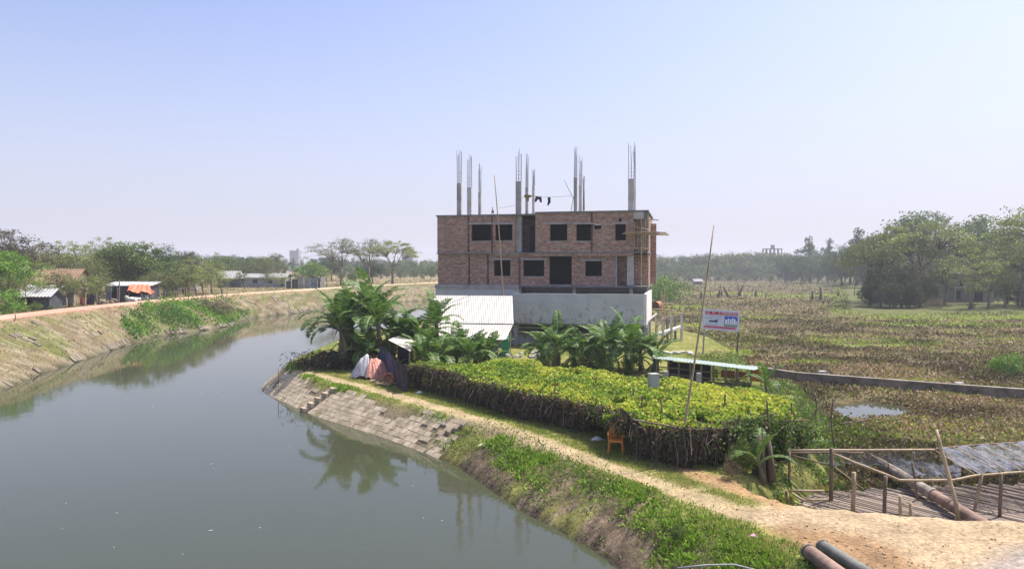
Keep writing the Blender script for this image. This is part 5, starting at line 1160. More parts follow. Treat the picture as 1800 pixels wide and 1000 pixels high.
bp('brace', [q1(130, 330, 22), q1(350, 388, 21.7)], .03, 'bamboo_dark'); bp('brace', [q1(390, 400, 21.5), q1(560, 530, 21.2)], .02); bp('brace', [q1(550, 300, 22.5), q1(770, 420, 22)], .02)
bp('low_rail', [q1(120, 540, 21.2), q1(330, 540, 21.1)], .045, 'bamboo'); bp('low_rail', [q1(140, 555, 21), q1(220, 600, 20.8)], .04, 'bamboo'); bp('low_rail', [q1(215, 590, 20.9), q1(345, 592, 20.9)], .04, 'bamboo')
for xa, ya, xc, yc in ((970, 300, 1215, 445), (1000, 292, 1265, 440), (1085, 285, 1370, 430), (1160, 280, 1400, 420), (1250, 275, 1500, 410), (1340, 268, 1600, 400), (1430, 262, 1700, 390), (1510, 255, 1760, 370)):
    bp('net_stretcher', [q1(xa, ya, 22.7 + (xa - 970) * .005), q1(xc, yc, 20.75)], .02)
p1 = q1(985, 182, 20.5); p0 = q1(1128, 712, 19.6); o = pole('bamboo_pole', 'stout slanting bamboo pole propped beside the rusty pipe, taller than the frame', 'pole', p0, p1, .065, .045, M['bamboo'], bend=.05)
# torn net lying over the frame
def mesh_net():
    m, N, Lk, B = mat('fishing_net'); tc = N.new('ShaderNodeTexCoord'); n = noise(N, Lk, 1.4, 8, tc.outputs['Object'], .75); k = ramp(N, Lk, n.outputs[0], [(.45, (.35, .35, .35)), (.62, (.97, .97, .97))])
    B.inputs['Base Color'].default_value = (.16, .18, .24, 1); B.inputs['Roughness'].default_value = .8
    t = N.new('ShaderNodeBsdfTransparent'); mx = N.new('ShaderNodeMixShader'); Lk.new(k.outputs[0], mx.inputs[0]); Lk.new(B.outputs[0], mx.inputs[1]); Lk.new(t.outputs[0], mx.inputs[2]); Lk.new(mx.outputs[0], N['Material Output'].inputs[0]); return m
M['fnet'] = mesh_net()
def drape(name, label, A_, B_, C_, D_, sag):
    """grid between edge A-B (far) and D-C (near)"""
    mb = MB(); nu, nv = 40, 14; V_ = []
    for i in range(nu):
        for j in range(nv):
            u, v = i / (nu - 1), j / (nv - 1); p_ = A_.lerp(B_, u).lerp(D_.lerp(C_, u), v)
            V_.append((p_.x, p_.y, p_.z + .01 - sag * math.sin(math.pi * v) * (.7 + .3 * math.sin(u * 19)) + .04 * math.sin(u * 43 + v * 9)))
    F = [(i * nv + j, (i + 1) * nv + j, (i + 1) * nv + j + 1, i * nv + j + 1) for i in range(nu - 1) for j in range(nv - 1)]
    mb.add(V_, F); o = mb.build(name, M['fnet'], None, A_, True); o.location = A_; return tag(o, label, 'net', 'fishing nets on the bamboo frame')
drape('fishing_net', 'blue grey fishing net stretched over slanting bamboo sticks at the right end of the frame', q1(990, 295, 22.9), q1(1760, 235, 27), q1(1760, 400, 21.2), q1(1225, 440, 20.9), .12)
drape('fishing_net', 'sagging see-through net hung below the left rail of the bamboo frame', q1(125, 300, 22.3), q1(975, 295, 22.7), q1(960, 400, 23.4), q1(400, 380, 23), .2)
drape('fishing_net', 'dark limp net hanging low behind the rusty pipe', q1(700, 350, 23.6), q1(1130, 400, 24.4), q1(1130, 460, 23.5), q1(860, 450, 23.2), .25)
# pipes
M['rust'] = plain('rusty_steel', (.2, .16, .13), .85, .4, 2.5, .4, c2=(.36, .31, .26))
M['rust_red'] = plain('rust_red_steel', (.19, .11, .08), .85, .45, 3, .4, c2=(.33, .22, .17))
M['green_steel'] = plain('green_grey_steel', (.11, .12, .10), .7, .4, 3, .4, c2=(.2, .2, .17))
def pipe(name, label, secs, cat='pipe', hollow=True):
    o0 = secs[0][0]; T_ = thing(name, label, cat, tuple(o0)); 
    for (pa_, pb2_, r, m_) in secs:
        mb = MB(); n_ = 24; mb.tube([pa_, pb2_], r, n_, cap=False); pi_ = [pa_.lerp(pb2_, .0), pa_.lerp(pb2_, 1)]; mb.tube([pi_[0], pi_[1]], r * .9, n_, cap=False)
        d_ = (pb2_ - pa_).normalized()
        for p_ in (pa_, pb2_):
            k0 = mb.n; a_ = d_.orthogonal().normalized(); b_ = d_.cross(a_)
            ring = [tuple(p_ + (a_ * math.cos(2 * math.pi * q / n_) + b_ * math.sin(2 * math.pi * q / n_)) * rr) for rr in (r, r * .9) for q in range(n_)]
            mb.add(ring, [(q, (q + 1) % n_, n_ + (q + 1) % n_, n_ + q) for q in range(n_)])
        mb.build('pipe_length', M[m_], T_, o0, True)
    for (pa_, pb2_, r, m_) in secs[:-1]:
        mb = MB(); mb.tube([pb2_.lerp(pa_, .03), pb2_.lerp(pa_, -.0) + (pb2_ - pa_).normalized() * .06], r * 1.16, 24); mb.build('flange', M['rust'], T_, o0)
    mb = MB(); a_ = secs[0][0]; d_ = (secs[0][1] - a_).normalized(); mb.tube([a_ + d_ * .01, a_ + d_ * .07], secs[0][2] * 1.13, 24, cap=False); mb.tube([a_ + d_ * .01, a_ + d_ * .07], secs[0][2] * .95, 24, cap=False)
    mb.build('collar', M['rust'], T_, o0)
pa_ = q1(650, 375, 24.6); pe_ = q1(1300, 760, 18.6); pm = pa_.lerp(pe_, .56)
pipe('dredge_pipe', 'thick grey brown steel pipe in two flanged lengths crossing the bamboo deck', [(pa_, pm, .165, 'rust'), (pm + (pe_ - pa_).normalized() * .02, pe_, .16, 'rust_red')])
pa_ = Vector((*at(1420, 968, .17), .17)); pe_ = Vector((pa_.x + .62, pa_.y - 6, .25)); pipe('steel_pipe', 'rust red steel pipe lying in the lower right foreground, left of the green one', [(pa_, pe_, .15, 'rust_red')])
pa2_ = Vector((*at(1444, 958, .16), .16)); pe2_ = Vector((pa2_.x + 1.0, pa2_.y - 6, .26)); pipe('steel_pipe', 'green grey steel pipe lying beside the rust red one in the foreground', [(pa2_, pe2_, .125, 'green_steel')])
# bent stick frame between garden and net frame
for (a_, b_, d, lb) in (((1400, 740), (1445, 738), 26, 'long thin rail tied level behind the trellis end'), ((1475, 745), (1545, 735), 25.5, 'short pale stick propped in the marsh behind the bamboo frame'),
                   ((1405, 770), (1440, 712), 25, 'crooked dark branch leaning right behind the trellis end'), ((1432, 690), (1428, 745), 26, 'crooked dark branch standing upright behind the trellis end'), ((1467, 785), (1465, 700), 25.6, 'thin upright stick behind the small banana shoot')):
    pole('stick', lb, 'stick', atd(*a_, d), atd(*b_, d), .03, .02, M['bamboo_dark'], bend=.08)
mb = MB(); pts = [(*at(px, py, .04), .04 + .02 * math.sin(px)) for px, py in ((1190, 999), (1240, 994), (1290, 993), (1330, 1000), (1380, 1012))]; mb.tube(pts, .018, 7); o = mb.build('grey_hose', M['concrete'], None, pts[0], True); o.location = pts[0]; tag(o, 'pale grey hose lying in the grass at the bottom edge', 'hose')
# sticks standing in the river near the tip, litter
for k, (px, y0, y1) in enumerate(((490, 700, 650), (503, 668, 645))):
    p_ = at(px, y0 - 8, WZ); pt_ = atd(px - 1, y1 - 3, p_[1]); pole('river_stake', ['thin upright stake standing in the water beside the river tip', 'shorter thin stake behind the paved river tip'][k], 'stake', (p_[0], p_[1], WZ - .8), pt_, .03, .02, M['bamboo_dark'], bend=.02)

for (px, py, c_, lb, sz) in ((1322, 941, (.7, .35, .5), 'small pink plastic scrap on the grass edge of the dirt area', .14), (737, 690, (.8, .8, .78), 'white plastic bag lying at the foot of the dark net', .22), (1050, 772, (.7, .7, .68), 'white plastic scrap under the lifted net left of the orange chair', .3), (847, 757, (.65, .62, .5), 'pale scrap caught in the weeds beside the track', .15)):
    x_, y_ = at(px, py, .03); g_ = h1(x_, y_); mb = MB(); nn = 7; V_ = [(x_ + sz * (i / 6 - .5) * 1.6, y_ + sz * (j / 6 - .5), g_ + .02 + .5 * sz * float(fbm(np.array(i * .7 + px), np.array(j * .7), 1, 9)) * math.sin(math.pi * i / 6) * math.sin(math.pi * j / 6) * 1.5) for i in range(nn) for j in range(nn)]
    mb.add(V_, [(i * nn + j, (i + 1) * nn + j, (i + 1) * nn + j + 1, i * nn + j + 1) for i in range(nn - 1) for j in range(nn - 1)]); o = mb.build('plastic_scrap', plain('scrap_%d' % px, c_, .5, .1, 3, .2), None, (x_, y_, g_)); o.location = (x_, y_, g_); tag(o, lb, 'litter')
# ------------------------------------------------------------------ trees
def tree_proto(seed, cat, Ht, Rd, base, shape, Mc_, lp, ls, lm, bark, tr=.03, prim=5, cr=.17, flat=.7, gap=0.0):
    """Ht height, Rd crown radius, base = crown start (share of height), Mc_ clumps, lp leaves per clump"""
    rg = np.random.default_rng(seed); rr = random.Random(seed)
    cen = []
    while len(cen) < Mc_:
        a_ = rg.uniform(0, 2 * math.pi); 
        if shape == 'umbrella':
            r = Rd * math.sqrt(rg.random()); z = Ht * (1 - .26 * (r / Rd) ** 2.2) - rg.random() ** 2 * .2 * Ht - .05 * Ht
            lob = .75 + .35 * vn(np.array(a_ * 1.6), np.array(float(seed)), 2); r = r * lob
        else:
            u = rg.uniform(-1, 1); q = rg.random() ** (.42); zc = Ht * (base + 1) / 2; hh = Ht * (1 - base) / 2
            lob = .68 + .5 * float(vn(np.array(a_ * 1.3 + 9), np.array(u * 1.8 + seed), 2))
            s_ = math.sqrt(1 - u * u); r = Rd * s_ * q * lob; z = zc + hh * u * q * (.78 + .35 * float(vn(np.array(a_ * 2.0), np.array(seed * 1.7), 4)))
            if shape == 'tall': r *= .6 + .4 * (1 - abs(u))
            if shape == 'bamboo': r = Rd * s_ * q * lob * (.55 + .6 * (z / Ht))
        cen.append((r * math.cos(a_), r * math.sin(a_), z))
    cen = np.array(cen)
    T = thing('tree', None, cat)
    mb = MB(); fork = np.array([rr.uniform(-.04, .04) * Ht, rr.uniform(-.04, .04) * Ht, Ht * base * (.72 if shape == 'umbrella' else .9) + .08 * Ht])
    r0 = Ht * tr
    mb.tube([(0, 0, -.3), (fork[0] * .2, fork[1] * .3, fork[2] * .4), tuple(fork)], [r0 * 1.25, r0 * .95, r0 * .75], 8)
    pr_ = []
    for k in range(prim):
        sel = cen[rg.integers(0, len(cen))] if k else cen[np.argmax(cen[:, 2])]
        pr_.append(fork + (sel - fork) * .55 + [0, 0, -.03 * Ht])
    pr_ = np.array(pr_)
    def limb(a_, b_, ra, rb, sag, n_=6, k_=4):
        a_ = np.array(a_); b_ = np.array(b_); L = np.linalg.norm(b_ - a_); j = rg.normal(0, .05, 3) * L; pts = [a_ + (b_ - a_) * t + np.array([j[0], j[1], sag * L + j[2]]) * math.sin(math.pi * t) for t in np.linspace(0, 1, k_)]
        mb.tube([tuple(p) for p in pts], list(np.linspace(ra, rb, k_)), n_)
    for p in pr_: limb(fork, p, r0 * .55, r0 * .3, -.1 if shape == 'umbrella' else .05, 6, 5)
    for c in cen:
        k = int(np.argmin(np.linalg.norm(pr_ - c, axis=1))); limb(pr_[k], c, r0 * .2, r0 * .05, .1, 4, 4)
        if shape == 'umbrella' or gap:
            for _ in range(2): limb(c, c + rg.normal(0, cr * Rd * .7, 3) * [1, 1, .4], r0 * .06, r0 * .025, .05, 3, 3)
    mb.build('trunk', M[bark], T, smooth=True)
    crr = cr * Rd * rg.uniform(.6, 1.35, len(cen)); idx = np.repeat(np.arange(len(cen)), lp); n = len(idx)
    d_ = rg.normal(size=(n, 3)); d_ /= np.linalg.norm(d_, axis=1)[:, None]; rad = rg.random(n) ** .5
    P = cen[idx] + d_ * (rad * crr[idx])[:, None] * 1.25 * [1, 1, flat]
    nn_ = fbm(P[:, 0] * 1.0 + P[:, 2], P[:, 1] + P[:, 2] * .7, 2.2 / Rd * 3, seed); P = P[nn_ > np.quantile(nn_, gap + .12)]
    quads('crown', leafq(P, ls * rg.uniform(.6, 1.4, len(P)), rng=rg, asp=.6, drop=.3 if shape != 'umbrella' else 0), M[lm], T)
    T['H'] = Ht; return T
PT = {
 'umb': tree_proto(11, 'tree', 14, 9, .45, 'umbrella', 70, 120, .28, 'leaf_light', 'bark', .026, 7, .15, .3, .15),
 'umb2': tree_proto(12, 'tree', 14, 9, .4, 'umbrella', 60, 75, .28, 'leaf_olive', 'bark', .024, 7, .16, .35, .25),
 'umb3': tree_proto(13, 'tree', 13, 8, .42, 'umbrella', 80, 150, .26, 'leaf_olive', 'bark', .028, 6, .17, .4, .1),
 'rnd': tree_proto(21, 'tree', 10, 5.5, .22, 'round', 110, 170, .24, 'leaf_dark', 'bark', .03, 6, .19, .7, .05),
 'rnd2': tree_proto(22, 'tree', 10, 5.2, .2, 'round', 100, 160, .26, 'leaf_mid', 'bark', .03, 6, .2, .7, .08),
 'rnd3': tree_proto(27, 'tree', 10, 4.8, .15, 'round', 90, 140, .26, 'leaf_bright', 'bark', .03, 6, .2, .7, .08),
 'airy': tree_proto(23, 'tree', 10, 4.2, .25, 'round', 65, 85, .22, 'leaf_light', 'bark_pale', .022, 5, .2, .6, .25),
 'airy2': tree_proto(24, 'tree', 10, 4.0, .25, 'tall', 60, 80, .22, 'leaf_olive', 'bark_pale', .022, 5, .22, .7, .25),
 'bare': tree_proto(25, 'tree', 10, 5.0, .2, 'round', 130, 120, .2, 'leaf_brown', 'bark', .028, 8, .18, .6, .25),
 'tall': tree_proto(26, 'tree', 14, 3.2, .45, 'tall', 34, 110, .3, 'leaf_mid', 'bark', .018, 4, .28, .8, .2),
 'far': tree_proto(31, 'tree', 14, 6, .12, 'round', 60, 70, .6, 'leaf_far', 'bark', .025, 4, .24, .8, .05),
 'far2': tree_proto(32, 'tree', 13, 6.5, .15, 'round', 60, 70, .6, 'leaf_mid', 'bark', .025, 4, .22, .7, .1),
 'far3': tree_proto(33, 'tree', 12, 5, .05, 'bamboo', 60, 70, .55, 'leaf_olive', 'bark_pale', .014, 6, .25, 1.0, .05),
 'far4': tree_proto(34, 'tree', 15, 4, .3, 'tall', 36, 60, .6, 'leaf_far', 'bark', .02, 4, .28, .8, .2),
 'dense': tree_proto(35, 'tree', 14, 6.2, .02, 'round', 180, 190, .26, 'leaf_thicket', 'bark', .03, 6, .17, .9, .02),
 'bush': tree_proto(41, 'bush', 2.6, 1.9, .0, 'round', 40, 110, .13, 'leaf_mid', 'bark_pale', .016, 6, .24, .8, .08),
 'bushy': tree_proto(42, 'bush', 2.4, 2.0, .0, 'round', 40, 110, .14, 'leaf_bright', 'bark_pale', .016, 6, .24, .8, .08),
 'bushd': tree_proto(43, 'bush', 2.4, 1.9, .0, 'round', 40, 80, .12, 'leaf_dry', 'bark_pale', .016, 6, .24, .8, .15),
}
HTS = {k: v['H'] for k, v in PT.items()}
for v in PT.values(): del v['H']
used = set()
def plant(k, px, top, d, label, group=None, wx=1.0, cat='tree', name=None, rz=None, sink=.0):
    """stands at bearing px, distance d; crown top reaches the sight line of row top"""
    x_ = (px - 900) / FPX * d; g_ = h1(x_, d) - sink; zt_ = CAMZ + (470 - top) / FPX * d; s_ = (zt_ - g_) / HTS[k]
    o = PT[k] if k not in used else copy_tree(PT[k]); used.add(k)
    if name: o.name = name
    elif k.startswith('bush'): o.name = 'bush'
    o.location = (x_, d, g_); o.scale = (s_ * wx, s_ * wx, s_); o.rotation_euler = (0, 0, R.uniform(0, 6.28) if rz is None else rz)
    return tag(o, label, cat, group)
GL = 'trees behind the brick road on the left bank'
for a_ in [
 ('bare', 30, 402, 100, 'large brownish grey leafless looking tree at the upper left corner of the treeline', 1.3),
 ('bare', -35, 410, 96, 'half seen brown bare tree cut by the left edge', 1.2),
 ('rnd3', 12, 441, 78, 'bright green leafy tree at the far left edge beside the road', 1.25),
 ('rnd3', -30, 432, 82, 'bright green tree cut off by the left edge behind the first bright one', 1.2),
 ('airy', 105, 418, 122, 'pale feathery tree rising over the brown roofed hut, left one', 1.2),
 ('airy', 150, 425, 126, 'pale feathery tree between the brown roof and the big dark green tree', 1.25),
 ('airy2', 135, 445, 100, 'thin olive tree close behind the yellow sheeted shack', 1.2),
 ('airy2', 168, 455, 98, 'thin olive tree above the red cloth by the road', 1.1),
 ('airy2', 190, 428, 118, 'slender olive tree touching the left side of the big dark tree', 1.2),
 ('airy', 186, 412, 130, 'sparse tree whose twigs top the big dark tree on its left', .9),
 ('rnd2', 232, 416, 112, 'big dark green dome shaped tree behind the orange tarped stall', 1.15),
 ('rnd', 275, 432, 116, 'dark green tree making the right shoulder of the big dome', 1.0),
 ('rnd2', 205, 440, 118, 'dark green tree filling under the left side of the big dome', 1.0),
 ('airy2', 262, 478, 100, 'low olive tree right of the orange tarped stall', 1.4),
 ('bare', 322, 440, 128, 'brown half bare tree beside the big dark dome tree', .95),
 ('airy', 345, 448, 125, 'yellowish green tree with pale trunks right of the brown bare one', 1.2),
 ('airy', 372, 455, 130, 'low yellowish tree at the right end of the near left trees', 1.2),
 ('airy2', 308, 470, 110, 'small olive tree before the pale tin roof among the trees', 1.3),
 ('airy', 60, 452, 96, 'small pale tree left of the brown roofed hut', 1.1),
 ]: plant(a_[0], a_[1], a_[2], a_[3], a_[4], GL, a_[5])
for (k, px, top, d, lb, wx) in [('bushy', 5, 512, 66, 'rounded yellow green bush at the left edge beside the road', 1.2), ('bush', 38, 533, 70, 'grey green bush under the dark low hut roof', 1.2), ('bush', 62, 530, 72, 'grey green bush between the low hut and the yellow sheet', 1.0), ('bush', 90, 536, 74, 'low bush before the yellow sheet', .9),
   ('bush', 300, 508, 104, 'round olive bush right of the orange tarped stall', 1.3), ('bush', 328, 512, 106, 'olive bush by the stick fence of the left bank', 1.2), ('bushd', 350, 512, 108, 'dry brown bush beside the road past the stall', 1.3), ('bushd', 372, 522, 92, 'brown thorny bush on the bank slope right of the green creeper', 1.5), ('bushd', 388, 528, 92, 'lower brown thorny bush on the bank slope', 1.3),
   ('bushy', 362, 552, 88, 'small bright green bush on the waterside of the left bank', 1.3), ('bushy', 276, 536, 84, 'dark clump of broad leaved creeper on the left bank below the road', 1.4), ('bush', 318, 541, 86, 'second dark green clump on the left bank near the water', 1.4), ('bushy', 247, 545, 80, 'bright green creeper mound at the left end of the bank greenery', 1.5), ('bushy', 300, 552, 82, 'bright green creeper mound hanging toward the water', 1.5),
   ('bush', 612, 497, 165, 'small green bush on the road edge behind the banana clump', 1.2)]:
    plant(k, px, top, d, lb, 'bushes on the left bank', wx, 'bush')
for (k, px, top, d, lb, wx) in [('airy2', 20, 478, 74, 'small leafy tree before the low dark hut', 1.5), ('airy', 70, 488, 80, 'thin young tree before the brown roofed hut', 1.3), ('airy2', 104, 470, 82, 'thin olive tree growing in front of the brown roof', 1.2), ('airy2', 122, 484, 84, 'bushy olive tree over the blue grey sheet screen', 1.5), ('airy', 146, 480, 84, 'low yellowish tree over the red cloth', 1.4),
   ('airy2', 172, 478, 86, 'olive tree between the navy sheet and the stall', 1.5), ('airy2', 288, 468, 98, 'leafy tree at the right end of the roadside stall', 1.6), ('rnd2', 300, 452, 106, 'green tree filling the gap right of the big dark dome', 1.1), ('airy', 328, 462, 108, 'bright thin tree before the pale tin roofed house', 1.4), ('airy2', 358, 466, 112, 'light olive tree near the rough stick fence', 1.4), ('airy', 390, 476, 122, 'low yellow green tree left of the long shed', 1.5),
   ('airy2', 425, 474, 160, 'thin tree in front of the long shed, left', 1.2), ('airy2', 470, 474, 160, 'thin tree in front of the long shed, right', 1.2), ('airy', 492, 480, 158, 'small tree between the long shed and the tin fence', 1.4)]:
    plant(k, px, top, d, lb, 'thin trees close to the road and yards', wx)
# middle distance, left of the building
GM = 'trees in the middle distance left of the building'
for a_ in [
 ('rnd2', 395, 446, 190, 'green tree behind the left end of the long grey roof', 1.1), ('rnd', 425, 448, 200, 'dark green tree behind the long grey tin roof', 1.1), ('rnd2', 455, 446, 205, 'rounded tree over the right half of the long grey roof', 1.1),
 ('airy2', 440, 452, 180, 'thin olive tree directly behind the grey roof', 1.2), ('airy2', 470, 450, 185, 'thin olive tree at the right end of the grey roof', 1.1), ('tall', 488, 443, 210, 'taller twiggy tree left of the distant tower', 1.4), ('airy2', 497, 455, 190, 'pale stemmed tree between the grey roof and the pale yellow tree', 1.0),
 ('rnd3', 548, 461, 175, 'wide low yellow green tree above the patched tin fence', 1.7), ('airy', 575, 470, 172, 'small yellowish tree at the right end of the tin fence', 1.0),
 ('umb2', 600, 417, 190, 'spreading umbrella shaped tree with bare branching limbs, left of three', 1.15), ('umb2', 648, 418, 200, 'thin airy umbrella tree standing in the middle of the three', 1.0), ('umb', 690, 420, 195, 'umbrella tree with yellow green top, right of three, near the building', 1.05),
 ('rnd', 655, 455, 215, 'dark round tree behind the umbrella trees', 1.1), ('rnd2', 620, 478, 185, 'small bush like tree below the left umbrella tree', 1.2), ('airy2', 600, 474, 180, 'olive tree in front of the left umbrella tree trunk', 1.0), ('rnd', 565, 450, 240, 'dark tree between the tower and the umbrella trees', 1.2), ('rnd', 583, 447, 245, 'dark dome tree just left of the umbrella trees', 1.0), ('airy2', 525, 478, 182, 'low olive tree behind the left part of the tin fence', 1.3),
 ]: plant(a_[0], a_[1], a_[2], a_[3], a_[4], GM, a_[5])
# far tree line, left
rg_ = random.Random(3)
def row(px0, px1, step, d0, d1, topf, kinds, lb, group, wx=1.0):
    px = px0
    while px < px1:
        d = rg_.uniform(d0, d1); plant(rg_.choice(kinds), px, topf(px) + rg_.uniform(-3.5, 4), d, lb, group, wx * rg_.uniform(.85, 1.25), sink=.3); px += step * rg_.uniform(.7, 1.3)
row(-60, 400, 17, 230, 300, lambda p: 446, ['far', 'far2'], 'dark tree in the far row glimpsed behind the left bank trees', 'far trees behind the left bank trees')
row(385, 780, 13, 330, 420, lambda p: 452 if p < 500 else 456, ['far', 'far', 'far2', 'far4'], 'dark hazy tree in the far row left of the brick building', 'far trees left of the brick building')
row(600, 790, 12, 260, 320, lambda p: 466, ['far', 'far2'], 'low grey green tree in the row behind the umbrella trees', 'low trees behind the umbrella trees', .9)
# far tree line, right of the building
row(1120, 1500, 12, 400, 450, lambda p: 447 - 3 * math.sin(p * .02), ['far', 'far2', 'far3', 'far3'], 'hazy blue green tree in the far treeline right of the brick building', 'far trees right of the brick building', .95)
row(1128, 1480, 14, 375, 398, lambda p: 462, ['far2', 'far3', 'far'], 'lower hazy tree in front of the far treeline across the wetland', 'front of the far treeline', .9)
row(1135, 1480, 24, 350, 372, lambda p: 478, ['far3', 'far2'], 'bushy low tree at the foot of the far treeline', 'foot of the far treeline', 1.1)
row(1380, 1520, 14, 300, 345, lambda p: 448 - (p - 1380) * .05, ['far', 'far2'], 'blue green tree of the nearer wood left of the big spreading trees', 'wood left of the big spreading trees', .9)
row(1480, 1860, 15, 230, 290, lambda p: 432, ['far', 'rnd'], 'dark tree in the wood behind the pale house', 'wood behind the pale house', 1.0)
for a_ in [('far4', 1423, 416, 340, 'lone tall thin tree sticking out above the far right treeline', 1.0), ('far4', 1455, 420, 330, 'second thin tree sticking out, right of the tallest lone one', .8), ('far4', 1505, 402, 260, 'hazy thin tree topping the wood left of the spreading trees', 1.0),
           ('tall', 1605, 368, 200, 'tall grey tree with tufted top behind the big spreading tree', 1.3), ('tall', 1640, 366, 205, 'tall tufted tree, right of two behind the big spreading tree', 1.4), ('tall', 1582, 382, 200, 'left tall tufted tree behind the big spreading tree', 1.2), ('tall', 1729, 372, 200, 'solitary hazy round headed tall tree behind the dark wood', 1.6)]:
    plant(a_[0], a_[1], a_[2], a_[3], a_[4], 'tall trees above the right wood', a_[5])
GR = 'big trees at the right edge of the wetland'
for a_ in [
 ('umb3', 1530, 424, 128, 'dark spreading tree at the left end of the right hand tree clump', .95), ('umb', 1620, 384, 135, 'largest umbrella shaped tree with sunlit yellow green crown and forked limbs', 1.05), ('umb3', 1575, 398, 140, 'spreading tree behind the left half of the largest one', 1.0), ('umb2', 1665, 388, 142, 'airy spreading tree on the right shoulder of the largest one', .9),
 ('dense', 1548, 462, 122, 'vine covered dark bushy tree, left in the dense thicket', .9), ('dense', 1585, 455, 121, 'vine covered dark tree in the middle of the dense thicket', .9), ('dense', 1618, 468, 122, 'dark creeper hung tree at the right end of the thicket', .85), ('dense', 1528, 492, 124, 'low dark mass of creeper at the left foot of the thicket', .9), ('dense', 1600, 496, 118, 'lowest dark creeper mound in front of the thicket', 1.1), ('dense', 1565, 490, 118, 'dark creeper mound before the middle of the thicket', 1.1), ('dense', 1635, 480, 125, 'olive creeper tree leaning toward the pale house', .7),
 ('airy', 1706, 434, 116, 'young tree with splayed trunk and light leaves before the pale house', 1.15), ('airy2', 1738, 448, 118, 'slender tree right of the splayed one before the pale house', 1.1), ('rnd', 1745, 400, 165, 'dark blue green dome tree behind the pale house', 1.2), ('rnd', 1705, 415, 170, 'dark tree directly behind the roof of the pale house', 1.0),
 ('dense', 1790, 470, 128, 'dark tree shading the right end of the pale house', 1.0), ('airy', 1798, 405, 122, 'light leaved tall tree at the right edge', 1.1), ('dense', 1845, 450, 126, 'dark dense tree cut by the right edge', 1.1), ('umb', 1862, 340, 120, 'very tall spreading tree entering from the right edge', .9), ('tall', 1770, 388, 150, 'palm like dark tree top over the right wood', 1.2), ('airy2', 1768, 470, 120, 'thin grey tree among the dark ones at the right', 1.2), ('rnd', 1830, 420, 150, 'dark round tree behind the right edge trees', 1.1), ('dense', 1755, 478, 148, 'dark undergrowth tree behind the right end of the pale house', 1.3), ('dense', 1700, 470, 160, 'dark dense tree close behind the pale house roof', 1.3), ('dense', 1822, 500, 122, 'low dark thicket at the right edge', 1.6), ('airy2', 1660, 440, 130, 'olive tree in the gap between the thicket and the pale house', 1.3), ('umb3', 1770, 420, 132, 'broad dark spreading tree over the right end of the pale house', .9)
 ]: plant(a_[0], a_[1], a_[2], a_[3], a_[4], GR, a_[5])
for (k, px, top, d, lb, wx) in [('bush', 1170, 484, 150, 'rounded green bush right behind the building corner', 1.6), ('bushy', 1158, 490, 140, 'light green bush touching the right corner of the building', 1.2), ('bushd', 1640, 523, 118, 'brownish bush before the pale house', 1.4), ('bushd', 1655, 527, 117, 'small dry bush beside the brownish one before the pale house', 1.1), ('bush', 1710, 532, 116, 'low bush under the splayed tree', 1.1),
                               ('bushy', 1778, 622, 48, 'tall bright reed like tuft at the right edge of the wetland', 1.1)]:
    plant(k, px, top, d, lb, 'bushes at the wetland', wx, 'bush')
# undergrowth among bananas and by the trellis
for (k, px, top, d, lb, wx) in [('bush', 735, 612, 43.5, 'dark leafy shrub under the banana plants left of the white shed', .95), ('bush', 790, 605, 44, 'dark leafy shrub under the bananas before the shed', 1.0), ('bush', 845, 607, 44.5, 'dark leafy shrub under the bananas at the right part of the shed', .95),
                               ('bush', 965, 610, 43, 'leafy shrub at the foot of the single banana plant', .8), ('bush', 1025, 605, 43, 'leafy shrub under the left forecourt bananas', .9), ('bush', 1065, 610, 41.5, 'leafy shrub under the middle forecourt bananas', .9), ('bush', 1112, 615, 41.5, 'leafy shrub under the right forecourt bananas', .8),
                               ('bush', 655, 590, 46.5, 'dark shrub hiding the trunks of the river tip bananas', .9), ('bush', 628, 600, 47.5, 'dark shrub behind the trunks of the river tip bananas', .8), ('bush', 690, 590, 45.5, 'dark shrub behind the blue tarp fence', .8),
                               ('bush', 1195, 925, 17.0, 'large dark leafy weed bush on the bank above the water edge', .75), ('bush', 845, 765, 28.3, 'dark weed bush at the end of the paved slope', .75), ('bush', 1040, 850, 20.9, 'weedy bush halfway along the earth bank', .6), ('bush', 1310, 770, 21.6, 'green bush at the right foot of the trellis', .7), ('bushd', 1290, 800, 20.8, 'straggly dry bush before the right end of the trellis', .6)]:
    plant(k, px, top, d, lb, 'undergrowth shrubs', wx, 'bush')
# any prototype never planted is removed
for k, v in PT.items():
    if k not in used:
        for c in list(v.children): bpy.data.objects.remove(c)
        bpy.data.objects.remove(v)

# ------------------------------------------------------------------ stumps, stakes and poles in the wetland
GS = 'stumps and stakes standing in the wetland'
stk = [(1233, 513, 527, .0, 'stump left of the leaning bamboo pole'), (1249, 504, 520, .0, 'thin stake right of the leaning bamboo pole'), (1263, 508, 523, .4, 'short stump above the signboard'), (1269, 511, 520, 0, 'very short stump beside the short one above the signboard'), (1278, 502, 523, -1.0, 'long stump leaning left behind the signboard right corner'),
       (1301, 500, 522, .8, 'forked stump leaning right, tallest of the group right of the signboard'), (1298, 498, 518, 0, 'thin straight stake behind the forked stump'), (1329, 509, 521, 0, 'dark pointed stump alone right of the forked one'), (1347, 512, 524, 0, 'thin grey stake beyond the lone pointed stump'), (1428, 511, 527, 0, 'dark stump in the green strip, left of a pair'), (1443, 505, 527, 0, 'tall dark stump in the green strip, right of a pair'), (1474, 511, 523, 0, 'pyramid shaped dark stump in the green strip'),
       (1502, 502, 523, 0, 'dark stake close to the left thicket edge'), (1410, 521, 527, 0, 'tiny stake at the left end of the green strip')]
